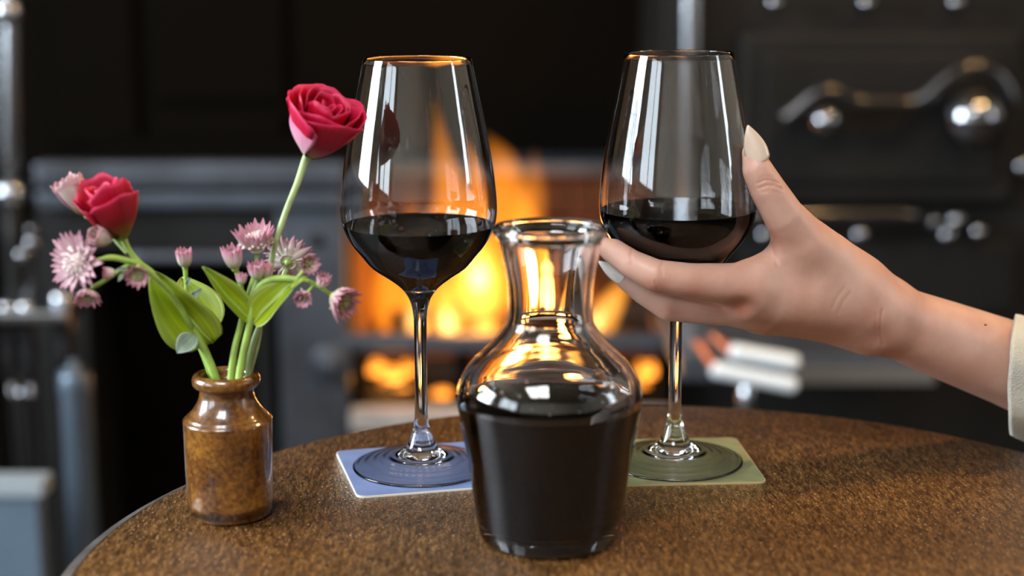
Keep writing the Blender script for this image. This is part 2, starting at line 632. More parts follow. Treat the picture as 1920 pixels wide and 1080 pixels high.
R(floor_box('pilaster', 525, 652, 391, YF - 0.012, YF + 0.3, MAT['grey_iron'], None, 0.006))
R(floor_box('pilaster_strip', 480, 515, 500, YF + 0.03, YF + 0.16, MAT['iron'], None, 0.006))
bo = lathe('boss', [[(0, 0.022), (0.008, 0.021), (0.014, 0.014), (0.016, 0.010), (0.024, 0.012), (0.031, 0.006), (0.033, 0)]], MAT['grey_iron'], None, 40)
bo.matrix_world = Matrix.Translation(at(622, 682, YF - 0.012)) @ Matrix.Rotation(math.pi / 2, 4, 'X')
R(bo)
bo = lathe('rivet', [[(0, 0.008), (0.007, 0.006), (0.011, 0)]], MAT['iron'], None, 20)
bo.matrix_world = Matrix.Translation(at(592, 452, YF - 0.012)) @ Matrix.Rotation(math.pi / 2, 4, 'X')
R(bo)
# chimney breast behind and above
R(box('back_plate', at(40, 300, YF + .5).x, at(1260, 300, YF + .5).x, YF + 0.5, YF + 0.55, 0, 2.2, MAT['soot'], None))
for px0, px1, py0, py1 in ((95, 250, -60, 270), (285, 530, -60, 190), (285, 530, 215, 285)):
    R(bx('back_panel', px0, px1, py0, py1, YF + 0.485, YF + 0.5, MAT['soot'], None))
# firebox: fire bricks laid in courses behind the fire
fx0, fx1 = at(650, 480, YF + .35).x, at(1262, 480, YF + .35).x
z_top, z_bot = at(960, 332, YF + .36).z, at(960, 700, YF + .36).z
rows, colsn = 5, 4
bw, bh = (fx1 - fx0) / colsn, (z_top - z_bot) / rows
brick_me = None
for r in range(rows):
    for c in range(-1, colsn):
        x0 = fx0 + (c + (0.5 if r % 2 else 0)) * bw
        x1 = x0 + bw
        x0, x1 = max(x0, fx0), min(x1, fx1)
        if x1 - x0 < 0.02:
            continue
        R(box('brick', x0 + .002, x1 - .002, YF + .36 + random.uniform(-.003, .003), YF + .44, z_bot + r * bh + .002, z_bot + (r + 1) * bh - .002, MAT['brick'], None, 0.003))
R(bx('firebox_lintel', 650, 1258, 306, 331, YF + 0.33, YF + 0.46, MAT['grey_iron'], None, 0.004))
R(bx('firebox_cheek', 1236, 1262, 331, 640, YF + 0.02, YF + 0.36, MAT['brick'], None))
R(bx('firebox_cheek', 640, 660, 395, 640, YF + 0.02, YF + 0.36, MAT['brick'], None))
R(bx('grate_bar', 640, 1262, 629, 662, YF - 0.02, YF + 0.01, MAT['grey_iron'], None, 0.008))
zg = at(960, 640, YF).z
for k in range(7):
    x = at(690 + k * 85, 640, YF).x
    R(tube('fire_bar', [(x, YF, zg - .005), (x, YF + .17, zg - .01), (x, YF + .35, zg - .005)], 0.006, MAT['soot'], None))
for px in (672, 868, 1248):
    R(bx('ash_door_post', px - 14, px + 14, 662, 768, YF, YF + 0.04, MAT['soot'], None))
R(bx('ash_pit_back', 650, 1262, 655, 790, YF + 0.30, YF + 0.34, MAT['brick'], None))
R(floor_box('ash_pit_floor', 655, 1262, 776, YF - 0.01, YF + 0.30, MAT['soot'], None))
R(bx('ash_damper', 792, 862, 668, 712, YF + 0.05, YF + 0.06, MAT['log'], None))
R(floor_box('hearth_front', 655, 1262, 812, YF - 0.045, YF - 0.01, MAT['iron'], None))
R(bx('hearth_ledge', 655, 1262, 772, 812, YF - 0.05, YF - 0.01, M_plain('ash_grey_hearth', (0.36, 0.33, 0.31), 0.7, var=0.2, scale=20), None, 0.006))
# right oven block
R(floor_box('oven_block', 1262, 2500, -260, YF + 0.03, YF + 0.5, MAT['iron'], None))
R(tube('polished_column', [at(1295, -240, YF), at(1295, 0, YF), at(1295, 300, YF), at(1295, 600, YF)], 0.0155, MAT['steel'], None, 24))
R(bx('oven_edge', 1240, 1276, -240, 610, YF + 0.01, YF + 0.4, MAT['iron'], None))
# oven door with latch
dr = R(bx('oven_door', 1385, 1905, 62, 380, YF, YF + 0.03, MAT['iron'], None, 0.008))
R(bx('door_panel', 1430, 1870, 100, 345, YF - 0.008, YF, MAT['iron'], None, 0.006))
YL = YF - 0.05
R(tube('latch_lever', [at(x, y, YL) for x, y in ((1472, 224), (1492, 206), (1520, 182), (1552, 170), (1585, 180), (1612, 191), (1660, 192), (1706, 192), (1732, 184), (1760, 158), (1795, 134), (1832, 126), (1868, 140), (1892, 172), (1902, 205))],
         [.014, .013, .0115, .0115, .0105, .010, .0095, .0095, .012, .0105, .0105, .0115, .011, .010, .009], MAT['pol_iron'], None, 16, 6))
R(ball('latch_stud', at(1548, 226, YL - 0.012), 0.021, MAT['knob']))
R(ball('door_knob', at(1826, 222, YL - 0.012), 0.043, MAT['knob']))
for px, py in ((1548, 226), (1826, 222)):
    R(tube('knob_stem', [at(px, py, YL), at(px, py, YF + .01)], 0.012, MAT['pol_iron'], None))
# rail under the door with round studs, and the row of studs on top
R(tube('lower_rail', [at(1395, 404, YF - 0.02), at(1560, 404, YF - 0.02), at(1726, 404, YF - 0.02)], 0.0105, MAT['pol_iron'], None, 16))
for px, py, r in ((1434, 440, .010), (1612, 440, .010), (1776, 440, .010), (1750, 416, .008), (1792, 412, .010), (1834, 434, .009),
                  (1452, 4, .010), (1625, 4, .010), (1792, 4, .010), (1918, 312, .011)):
    R(ball('stud', at(px, py, YF - 0.01), r * 1.25, MAT['knob']))
    R(tube('stud_pin', [at(px, py, YF - 0.01), at(px, py, YF + 0.035)], 0.004, MAT['pol_iron'], None, 8))
R(bx('lower_panel', 1385, 1905, 455, 590, YF + 0.01, YF + 0.03, MAT['iron'], None, 0.006))
# right-hand hob shelf
R(bx('side_shelf', 1275, 1760, 668, 716, YF - 0.28, YF + 0.03, MAT['grey_iron'], None, 0.006))
R(bx('shelf_front', 1500, 1755, 690, 722, YF - 0.29, YF - 0.28, M_plain('shelf_edge', (0.16, 0.15, 0.14), 0.4, metal=0.3), None, 0.002))

# pale rounded bars on a post, in front of the shelf
YR = 1.95
pst = empty('bar_rest', at(1402, 760, YR) * 1, 'two pale rounded bars with copper coloured brackets on a post beside the range', 'rest')
pst.location.z = 0
enamel = M_plain('pale_enamel', (0.78, 0.84, 0.88), 0.35, coat=0.4)
copper = M_plain('copper', (0.42, 0.13, 0.06), 0.35, metal=0.8)
for (x0, y0, x1, y1, r) in ((1380, 660, 1486, 679, .0105), (1346, 694, 1482, 721, .0105)):
    A, B = at(x0, y0, YR), at(x1, y1, YR)
    d = (B - A).normalized()
    to_local(tube('bar', [A - d * r * .9, A - d * r * .6, A, (A + B) / 2, B, B + d * r * .6, B + d * r * .9], [r * .35, r * .78, r, r, r, r * .78, r * .35], enamel, None, 18), pst)
for (x0, y0, x1, y1) in ((1335, 628, 1372, 664), (1304, 640, 1340, 692)):
    to_local(tube('bracket', [at(x0, y0, YR + .02), at((x0 + x1) / 2, (y0 + y1) / 2 - 2, YR + .01), at(x1, y1, YR)], 0.006, copper, None, 12), pst)
p = at(1404, 700, YR)
to_local(tube('post', [(p.x, YR + .012, 0), (p.x, YR + .012, p.z * .5), (p.x, YR + .012, p.z)], 0.010, MAT['steel'], None, 14), pst)
to_local(lathe('foot', [[(0, 0.012), (.05, .012), (.06, .006), (.06, 0), (0, 0)]], MAT['grey_iron'], None, 32), pst).location = (p.x, YR + .012, 0)

# left side: bright column, shelf, tools, box
colm = empty('steel_column', at(20, 600, 2.2), 'bright steel column with a ball at its foot at the edge of the range', 'column')
colm.location.z = 0
to_local(tube('shaft', [at(20, -80, 2.2), at(20, 100, 2.2), at(20, 330, 2.2)], 0.0135, MAT['steel'], None, 20), colm)
to_local(ball('ball', at(20, 362, 2.2), 0.023, MAT['steel']), colm)
to_local(ball('ball', at(14, 22, 2.2), 0.022, MAT['steel']), colm)
pz = at(20, 380, 2.2)
to_local(tube('lower_shaft', [pz, (pz.x, pz.y, pz.z * .5), (pz.x, pz.y, 0.0)], 0.012, MAT['iron'], None, 16), colm)

stand = empty('fireside_rack', at(95, 700, 2.1), 'dark metal rack with a pale plate on top and hanging fire tools', 'rack')
stand.location.z = 0
T = at(60, 560, 2.1)
to_local(box('top_plate', at(-60, 560, 2.0).x, at(124, 560, 2.0).x, 2.0, 2.16, T.z - .012, T.z + .004, MAT['steel'], None, .004), stand)
for px in (-40, 112):
    q = at(px, 560, 2.1)
    to_local(tube('upright', [(q.x, 2.1, 0), (q.x, 2.1, T.z * .5), (q.x, 2.1, T.z - .012)], .008, MAT['iron'], None, 12), stand)
for px, py, ln, r in ((118, 585, .22, .012), (50, 600, .34, .009), (14, 600, .36, .008)):
    q = at(px, py, 2.03)
    to_local(tube('tool_handle', [(q.x, q.y, q.z + .01), (q.x, q.y, q.z - .04), (q.x, q.y, q.z - .08)], [r, r * 1.3, r], MAT['pol_iron'], None, 14), stand)
    to_local(tube('tool_rod', [(q.x, q.y, q.z - .08), (q.x + .003, q.y, q.z - .08 - ln / 2), (q.x, q.y, q.z - .08 - ln)], .0045, MAT['pol_iron'], None, 10), stand)
    to_local(ball('tool_knob', (q.x, q.y, q.z + .016), r * 1.3, MAT['steel']), stand)
for px, py in ((60, 455), (42, 478), (44, 700), (43, 738)):
    to_local(ball('stud', at(px, py, 2.05), .010, MAT['knob']), stand)
    q = at(px, py, 2.05)
    to_local(tube('stud_pin', [q, (q.x, 2.1, q.z)], .004, MAT['pol_iron'], None, 8), stand)
q = at(20, 455, 2.1)
to_local(tube('rear_bar', [(q.x + .02, 2.1, T.z), (q.x + .025, 2.1, T.z + .05), (q.x + .03, 2.1, T.z + .1)], .008, MAT['pol_iron'], None, 12), stand)

q = at(156, 1000, 1.90)
can = empty('metal_canister', (q.x, 1.90, 0), 'tall dark blue-grey metal canister standing behind the table', 'canister')
zt = at(156, 705, 1.90).z
blu = M_plain('blue_grey_metal', (0.10, 0.13, 0.17), 0.35, metal=0.6, var=0.2, scale=12)
lathe('body', [[(0, 0), (.020, 0), (.020, .01), (.0185, .02), (.0185, zt - .02)]], blu, can, 36)
lathe('lid', [[(.020, zt - .02), (.020, zt), (.016, zt + .008), (.006, zt + .012), (.006, zt + .02), (0, zt + .022)]], blu, can, 36)

q = at(20, 905, 1.75)
st = empty('fire_screen', (q.x, 1.77, 0), 'slate blue upright screen with a pale top rail near the table', 'screen')
slate = M_plain('slate_blue_paint', (0.085, 0.125, 0.17), 0.5, var=0.1, scale=8)
x1 = at(76, 960, 1.75).x
to_local(box('panel', x1 - .45, x1 - .004, 1.756, 1.785, .03, q.z - .02, slate, None, .004), st)
to_local(box('top_rail', x1 - .46, x1 + .004, 1.75, 1.792, q.z - .019, q.z, M_plain('pale_rail', (0.26, 0.30, 0.33), 0.45), None, .003), st)
for dx in (-.42, -.03):
    to_local(box('foot', x1 + dx - .015, x1 + dx + .015, 1.70, 1.84, 0, .03, slate, None, .003), st)

# ================================================================== FIRE
def log(p0, p1, r, label):
    A, B = Vector(p0), Vector(p1)
    o = empty('fire_log', (A + B) / 2, label, 'log', 'logs in the fire')
    pts = [A.lerp(B, t) + Vector((random.uniform(-.006, .006), random.uniform(-.006, .006), random.uniform(-.005, .005))) for t in np.linspace(0, 1, 6)]
    to_local(tube('bark', pts, [r * random.uniform(.85, 1.1) for _ in pts], MAT['log'], None, 14, 4), o)
    for e, dirn in ((A, A - B), (B, B - A)):
        c = lathe('cut_end', [[(0, .003), (r * .8, .002), (r * .86, -.004)]], MAT['brick'], None, 18)
        c.matrix_world = Matrix.Translation(e + dirn.normalized() * .002) @ frame_from(dirn)
        to_local(c, o)
    return o


def fpt(px, py, dy):
    return at(px, py, YF + dy)


log(fpt(740, 606, .12), fpt(1010, 600, .20), .026, 'charred log lying low across the grate')
log(fpt(960, 604, .10), fpt(1215, 598, .17), .025, 'charred log lying against the right firebox cheek')
log(fpt(820, 560, .24), fpt(1120, 585, .26), .026, 'charred log at the back of the grate by the bricks')

fire = empty('fire', fpt(940, 630, .2), 'orange and yellow flames burning in the open grate', 'fire')
FL_O = M_flame('flame_orange', (1.0, 0.29, 0.016), 10)
FL_D = M_flame('flame_deep_orange', (1.0, 0.20, 0.01), 4)
FL_Y = M_flame('flame_yellow', (1.0, 0.40, 0.055), 24)
FL_W = M_flame('flame_core', (1.0, 0.60, 0.20), 75)


def flame(mat, pts, rad, dy, flat=0.8):
    P = [fpt(x, y, dy) for x, y in pts]
    k = mpp(P[0])
    to_local(tube('flame', P, [r * k for r in rad], mat, None, 16, 6, flat), fire)


flame(FL_O, [(860, 640), (862, 560), (850, 470), (862, 380), (842, 290), (826, 180)], [60, 95, 85, 60, 34, 3], .14)
flame(FL_O, [(930, 640), (950, 560), (955, 470), (945, 380), (940, 310), (908, 250)], [60, 80, 80, 62, 40, 3], .17)
flame(FL_O, [(990, 620), (985, 520), (990, 430), (1000, 350), (1002, 282)], [30, 46, 40, 26, 3], .20)
flame(FL_D, [(690, 640), (700, 580), (690, 510), (705, 450), (690, 395)], [38, 66, 62, 40, 3], .13)
flame(FL_O, [(760, 640), (755, 580), (760, 510), (775, 440), (760, 370)], [50, 70, 66, 40, 3], .16)
flame(FL_D, [(1060, 640), (1080, 580), (1070, 510), (1085, 440)], [40, 60, 40, 3], .17)
flame(FL_O, [(1090, 640), (1120, 600), (1160, 550), (1190, 500)], [30, 30, 24, 3], .12)
flame(FL_Y, [(780, 640), (778, 605), (782, 560), (775, 510)], [26, 30, 22, 3], .10)
flame(FL_Y, [(845, 640), (842, 605), (836, 575), (848, 520)], [32, 36, 28, 3], .10)
flame(FL_Y, [(905, 590), (898, 545), (900, 505), (910, 440)], [34, 52, 48, 3], .13)
flame(FL_Y, [(985, 640), (1000, 580), (1012, 520), (1004, 440)], [40, 52, 42, 3], .12)
flame(FL_Y, [(1060, 640), (1050, 590), (1062, 540)], [40, 34, 3], .12)
flame(FL_Y, [(1112, 640), (1126, 605), (1150, 565), (1180, 520)], [36, 36, 26, 3], .10)
flame(FL_W, [(842, 632), (838, 600), (834, 575)], [16, 18, 3], .08)
flame(FL_W, [(900, 545), (898, 515), (902, 480)], [18, 26, 3], .10)
flame(FL_W, [(1010, 620), (1015, 570), (1018, 520)], [16, 22, 3], .10)
flame(FL_W, [(1112, 625), (1120, 600), (1132, 580)], [12, 14, 3], .08)
flame(FL_W, [(776, 625), (776, 600), (780, 575)], [10, 13, 3], .08)
# burning coals in the ash pit
ember = M_new('glowing_ember')
nt = ember[1]
ember[2].inputs['Base Color'].default_value = (0.05, 0.02, 0.01, 1)
ember[2].inputs['Emission Color'].default_value = (1.0, 0.30, 0.03, 1)
tc = nt.nodes.new('ShaderNodeTexCoord'); nz = nt.nodes.new('ShaderNodeTexNoise'); nz.inputs['Scale'].default_value = 28
mr = nt.nodes.new('ShaderNodeMapRange'); mr.inputs['From Min'].default_value = .35; mr.inputs['From Max'].default_value = .7; mr.inputs['To Max'].default_value = 4.5
nt.links.new(tc.outputs['Object'], nz.inputs['Vector']); nt.links.new(nz.outputs['Fac'], mr.inputs['Value']); nt.links.new(mr.outputs[0], ember[2].inputs['Emission Strength'])
for i, (px, py, r, dy) in enumerate(((715, 742, 26, .16), (755, 745, 24, .14), (735, 712, 26, .20), (765, 700, 22, .24), (708, 695, 22, .24), (828, 748, 24, .10),
                                 (905, 745, 24, .16), (960, 748, 26, .15), (1020, 745, 24, .17), (1080, 744, 26, .15), (1140, 742, 24, .17), (1195, 735, 26, .16), (1210, 700, 24, .22),
                                 (910, 612, 20, .06), (1040, 610, 18, .06), (790, 612, 15, .06))):
    c = fpt(px, py, dy)
    rr = r * mpp(c)
    bm = bmesh.new()
    bmesh.ops.create_icosphere(bm, subdivisions=2, radius=rr)
    for v in bm.verts:
        v.co *= random.uniform(.8, 1.12)
    me = bpy.data.meshes.new('ember'); bm.to_mesh(me); bm.free()
    o = link('ember', me, ember[0]); o.location = c
    tag(o, 'glowing orange ember under the fire bars' if py > 650 else 'glowing ember among the logs on the grate', 'ember', 'embers in the ash pit' if py > 650 else 'embers on the grate')
# the fire's own light
for (px, py, dy, e, rad) in ((880, 520, .08, 1.6, .05), (1010, 560, .10, .5, .05), (735, 705, .16, 1.1, .03), (825, 735, .10, .3, .02), (1120, 715, .14, .8, .03)):
    l = bpy.data.lights.new('firelight', 'POINT'); l.energy = e; l.color = (1.0, 0.42, 0.10); l.shadow_soft_size = rad
    o = bpy.data.objects.new('firelight', l); COL.objects.link(o); o.location = fpt(px, py, dy)

# warm lamps hanging between the table and the range, above the picture
bulb = M_new('warm_bulb'); bulb[2].inputs['Emission Color'].default_value = (1, .60, .24, 1); bulb[2].inputs['Emission Strength'].default_value = 300
brass = M_plain('brass', (0.55, 0.36, 0.12), 0.25, metal=1.0)
for lx, ly in ((0.70, 1.35), (1.15, 1.45)):
    lp = empty('pendant_lamp', (lx, ly, RZ), 'small brass pendant lamp with a warm glowing bulb', 'lamp', 'pendant lamps above the range')
    to_local(tube('cord', [(lx, ly, RZ), (lx, ly, 2.4), (lx, ly, 2.25)], .004, MAT['soot'], None, 8), lp)
    to_local(ball('bulb', (lx, ly, 2.10), .05, bulb[0]), lp)
    to_local(lathe('shade', [[(.02, 2.25), (.05, 2.24), (.09, 2.15), (.09, 2.145), (.048, 2.233), (.018, 2.243)]], brass, None, 32), lp).location = (lx, ly, 0)

# ================================================================== TABLE
TC = Vector((0.083, 0.745, 0))
tb = empty('round_table', TC, 'round dark brown varnished wooden pub table', 'table')
Rt = 0.2965
lathe('tabletop', [[(0, TZ - .025), (Rt - .004, TZ - .025), (Rt, TZ - .02), (Rt, TZ - .001), (Rt - .001, TZ), (Rt * .66, TZ), (Rt * .33, TZ), (0, TZ)]], MAT['table'], tb, 160)
lathe('edge_band', [[(Rt + .0003, TZ - .028), (Rt + .006, TZ - .026), (Rt + .0115, TZ - .017), (Rt + .0108, TZ - .009), (Rt + .007, TZ - .0032), (Rt + .0003, TZ - .0006)]], MAT['table_edge'], tb, 160)
lathe('pedestal', [smooth_path([(.05, TZ - .026), (.035, TZ - .06), (.03, TZ - .2), (.042, .36), (.03, .2), (.045, .07)], 6).tolist()], MAT['iron'], tb, 32)
lathe('base', [[(.045, .07), (.08, .05), (.2, .025), (.21, .012), (.21, 0), (0, 0)]], MAT['iron'], tb, 48)

# ================================================================== COASTERS
def coaster(c, ang, side, mat, rim, label):
    o = empty('coaster', (c[0], c[1], TZ), label, 'coaster')
    o.rotation_euler.z = math.radians(ang)
    r, h = .005, side / 2

    def ring(hh, rr, z):
        out = []
        for cx, cy, a0 in ((hh - rr, hh - rr, 0), (-hh + rr, hh - rr, 90), (-hh + rr, -hh + rr, 180), (hh - rr, -hh + rr, 270)):
            for k in range(6):
                a = math.radians(a0 + k * 18)
                out.append((cx + rr * math.cos(a), cy + rr * math.sin(a), z))
        return out
    n = 24
    v = ring(h, r, 0) + ring(h, r, .0011)
    f = [tuple(range(n))[::-1]] + [(k, (k + 1) % n, n + (k + 1) % n, n + k) for k in range(n)] + [tuple(range(n, 2 * n))]
    link('board', pydata('board', v, f), rim, o, False)
    v = ring(h - .0004, r, .0011) + ring(h - .0005, r, .0013)
    link('printed_face', pydata('printed_face', v, f), mat, o, False)
    return o


blue_card = M_plain('blue_printed_card', (0.16, 0.225, 0.44), 0.45, var=0.08, scale=60)
green_card = M_plain('olive_printed_card', (0.20, 0.205, 0.095), 0.5, var=0.15, scale=90)
pale_card = M_plain('pale_card', (0.75, 0.72, 0.62), 0.8)
tan_card = M_plain('tan_card', (0.50, 0.40, 0.18), 0.8)
cst = coaster((-0.0536, 0.9013), 14, .088, blue_card, pale_card, 'blue square card coaster with a white edge under the wine glass nearer the vase')
coaster((0.0985, 0.9153), 4, .088, green_card, tan_card, 'olive green square card coaster under the hand-held wine glass')
white_print = M_plain('white_print', (0.8, 0.8, 0.82), 0.5)
em = []
for k in range(26):
    a = 2 * math.pi * k / 26
    em.append((.017 * math.cos(a), .011 * math.sin(a)))
v, f = [], []
for i, (x, y) in enumerate(em):
    b0 = len(v)
    a = math.atan2(y, x) + .6
    for dx, dy in ((-.002, 0), (0, -.0009), (.002, 0), (0, .0009)):
        v.append((x + dx * math.cos(a) - dy * math.sin(a), y + dx * math.sin(a) + dy * math.cos(a), .00135))
    f.append((b0, b0 + 1, b0 + 2, b0 + 3))
link('wreath_print', pydata('wreath_print', v, f), white_print, cst, False)

# ================================================================== GLASSWARE
def z_of(py, Y):
    return CAM.z - Y * math.tan(PITCH + math.atan((py - 540) / F))


def prof(pairs, Y, dy=0):
    """(pixel row, half width) pairs -> (radius, height above the table) for a body standing at distance Y"""
    out = []
    for py, hw in pairs:
        z = z_of(py + dy, Y)
        out.append((hw * mpp(Vector((0, Y, z))), z - TZ))
    return out


def cut(p, z0, z1):
    return [q for q in p if z0 - 1e-9 <= q[1] <= z1 + 1e-9]


def split_at(inner, zl):
    """split an inner wall (top to bottom) at the liquid level"""
    dry, wet = [], []
    for q, q2 in zip(inner, inner[1:] + [inner[-1]]):
        (dry if q[1] > zl else wet).append(tuple(q))
        if q[1] > zl >= q2[1]:
            t = (zl - q[1]) / (q2[1] - q[1])
            e = (q[0] + (q2[0] - q[0]) * t, zl)
            dry.append(e); wet.append(e)
    return dry, wet


def wine_body(wet, seg):
    """liquid whose side is the wetted glass wall"""
    r, z = wet[0]
    up = [q for q in wet[::-1]]
    if up[0][0] > 1e-6:
        up = [(0, up[0][1])] + up
    w = lathe('red_wine', [up + [(r * .96, z), (r * .6, z), (r * .25, z), (0, z)]], MAT['wine'], None, seg)
    me = w.data
    n = np.zeros(len(me.polygons) * 3); me.polygons.foreach_get('normal', n)
    c = np.zeros(len(me.polygons) * 3); me.polygons.foreach_get('center', c)
    top = (n[2::3] > .99) & (c[2::3] > z - 1e-4)
    a = me.attributes.new('ior', 'FLOAT', 'FACE')
    a.data.foreach_set('value', np.where(top, 1.34, 1.34 / 1.5).astype(np.float32))
    me.polygons.foreach_set('use_smooth', (~top).tolist())
    return w


def wine_glass(c, label, group, level_py, dy, tilt=0.0, wine_label=''):
    Y = c.y
    o = empty('wine_glass', (c.x, c.y, TZ + .0014), label, 'wine glass', group)
    o.rotation_euler.y = tilt
    rows = [(110, 102.5), (150, 110.5), (191, 118.5), (228, 126), (265, 132.5), (302, 138.5), (339, 143.2), (376, 146.3), (402, 146.2), (425, 141.5),
            (454, 127), (478, 108), (500, 89), (520, 60), (534, 41), (545, 30), (556, 22.5), (568, 17.5), (584, 14), (602, 12.2),
            (640, 11.7), (700, 11.6), (760, 11.9), (785, 13), (801, 15.5), (815, 19.5), (828, 25), (838, 31)]
    P = prof(rows, Y, dy)
    H = P[0][1]
    # drop to the coaster: heights are measured from the table
    outer = smooth_path(P, 3)
    outer[:, 1] -= .0014
    outer = outer.tolist()
    zbend = [q[1] for q in prof([(556, 0)], Y, dy)][0] - .0014
    zstem = [q[1] for q in prof([(801, 0)], Y, dy)][0] - .0014
    bowl_o = [q for q in outer if q[1] >= zbend - 1e-6]
    stem_o = [bowl_o[-1]] + [q for q in outer if zstem - 1e-6 <= q[1] < zbend - 1e-6]
    foot_o = [stem_o[-1]] + [q for q in outer if q[1] < zstem - 1e-6]
    t = .0009
    # inner bowl: offset inwards, closing above the stem
    zin = [q[1] for q in prof([(540, 0)], Y, dy)][0] - .0014
    bo = np.array(bowl_o)
    tg = np.gradient(bo, axis=0); tg /= np.linalg.norm(tg, axis=1)[:, None]
    nrm = np.c_[tg[:, 1], -tg[:, 0]]
    inn = bo + nrm * t
    inn = [q for q in inn.tolist() if q[1] > zin + .0012 and q[0] > .004]
    r0, z0 = inn[-1]
    end = [(r0 * math.cos(a), z0 - (z0 - zin) * math.sin(a)) for a in np.linspace(0, math.pi / 2, 7)[1:]]
    end[-1] = (0, zin)
    inner = inn + end
    rim = [(bowl_o[0][0] - t * .15, bowl_o[0][1] + t * .35), (bowl_o[0][0] - t * .5, bowl_o[0][1] + t * .5), (bowl_o[0][0] - t * .85, bowl_o[0][1] + t * .35)]
    zl = z_of(level_py, Y) - TZ - .0014
    dry, wet = split_at(inner, zl)
    lathe('bowl', [bowl_o[::-1] + rim + dry], MAT['glass'], o, 96)
    lathe('stem', [stem_o[::-1]], MAT['glass'], o, 48)
    zf = foot_o[-1][1]; rf = foot_o[-1][0]
    Rf = .0405
    foot = foot_o + smooth_path([(rf, zf), (rf + .0035, zf * .80), (.0180, .0072), (.0250, .0053), (.0330, .0032), (.0390, .0018)], 8).tolist()[1:] + \
        [(.0402, .0014), (Rf, .0008), (.0403, .0002), (.0395, 0), (.0385, .0003), (.033, .0016), (.025, .0036), (.018, .0054), (.010, .0068), (.004, .0074), (0, .0075)]
    foot = [(r_, z_ + (.00016 * math.sin(r_ * 2 * math.pi / .0055) if .014 < r_ < .037 else 0)) for r_, z_ in foot]
    lathe('foot', [foot[::-1]], MAT['glass'], o, 96)
    w = wine_body(wet, 96)
    w.location = o.location
    w.rotation_euler.y = tilt
    tag(w, wine_label, 'wine', 'red wine in the glasses')
    return o


cL = on_table(791, 874, TZ + .0014)
cR = on_table(1264, 864, TZ + .0014)
wine_glass(cL, 'tall stemmed wine glass of red wine standing on the blue coaster', 'stemmed wine glasses', 420, 0, 0, 'dark red wine in the bowl of the glass on the blue coaster')
gR = wine_glass(cR, 'tall stemmed wine glass of red wine held by the hand on the green coaster', 'stemmed wine glasses', 391, -10, math.radians(-.45), 'dark red wine in the bowl of the hand-held glass')


def carafe(c):
    Y = c.y
    o = empty('carafe', (c.x, c.y, TZ), 'clear glass carafe with a wide lip, half filled with red wine', 'carafe')
    rows = [(452, 97), (480, 91.5), (505, 86), (530, 82), (560, 79.7), (585, 79.5), (602, 81.5), (615, 88), (630, 99), (647, 114), (664, 131.5), (680, 148),
            (697, 160.5), (713, 168.7), (730, 173), (745, 173.8), (772, 170), (828, 159.5), (902, 146.5), (976, 134.5), (1000, 128)]
    P = smooth_path(prof(rows, Y), 4)
    k = mpp(at(1033, 431, Y))
    zb = z_of(452, Y) - TZ
    lipc = (101 * k, z_of(431, Y) - TZ)
    a, b = 9.0 * k, 9.0 * k
    bead = [(lipc[0] + a * math.cos(t), lipc[1] + b * math.sin(t)) for t in np.linspace(math.radians(-60), math.radians(215), 16)]
    zt = z_of(602, Y) - TZ
    outer = P.tolist()
    neck_o = [q for q in outer if q[1] >= zt]
    body_o = [neck_o[-1]] + [q for q in outer if q[1] < zt]
    # thick heel
    rb = body_o[-1][0]
    body_o += [(rb - .0012, .0075), (rb - .0028, .0035), (rb - .0052, .0010), (rb - .008, 0), (rb - .012, .0004), (rb * .5, .0022), (0, .0028)]
    th = .0033
    Pi = np.array(outer)
    tg = np.gradient(Pi, axis=0); tg /= np.linalg.norm(tg, axis=1)[:, None]
    Pi = Pi + np.c_[tg[:, 1], -tg[:, 0]] * th
    inner = [q for q in Pi.tolist() if q[1] > .014]
    ri = inner[-1][0]
    floor_ = [(ri - .0015, .0105), (ri - .005, .0085), (ri * .6, .0078), (0, .0078)]
    zl = z_of(753, Y) - TZ
    neck_i = [tuple(q) for q in inner if q[1] >= zt]
    body_i, wet = split_at([neck_i[-1]] + [tuple(q) for q in inner if q[1] < zt] + floor_, zl)
    lathe('lip', [[neck_o[0]] + bead + [neck_i[0]]], MAT['glass'], o, 96)
    lathe('neck', [neck_o[::-1], neck_i], MAT['glass'], o, 96)
    lathe('body', [body_o[::-1], body_i], MAT['glass'], o, 120)
    w = wine_body(wet, 120)
    # water beads on the shoulder
    dm = pydata('water_bead', *lathe_data([[(.00075, 0), (.0007, .0003), (.0004, .00052), (0, .0006)]], 10))
    dm.materials.append(MAT['glass'])
    sh = [q for q in body_o if z_of(745, Y) - TZ < q[1] < z_of(618, Y) - TZ]
    for i in range(22):
        j = random.randrange(1, len(sh) - 1)
        az = -math.pi / 2 + random.uniform(-1.1, 1.1)
        dr, dz = sh[j - 1][0] - sh[j + 1][0], sh[j - 1][1] - sh[j + 1][1]
        n_ = Vector((dz * math.cos(az), dz * math.sin(az), -dr))
        b_ = link('water_bead', dm, None, o)
        b_.matrix_local = Matrix.Translation((sh[j][0] * math.cos(az), sh[j][0] * math.sin(az), sh[j][1])) @ frame_from(n_) @ Matrix.Scale(random.uniform(.7, 1.2), 4)
    w.location = o.location
    tag(w, 'dark red wine filling the lower body of the carafe', 'wine')
    return o


cC = on_table(1029, 1008)
carafe(cC)

# ================================================================== VASE
cV = on_table(433, 963)


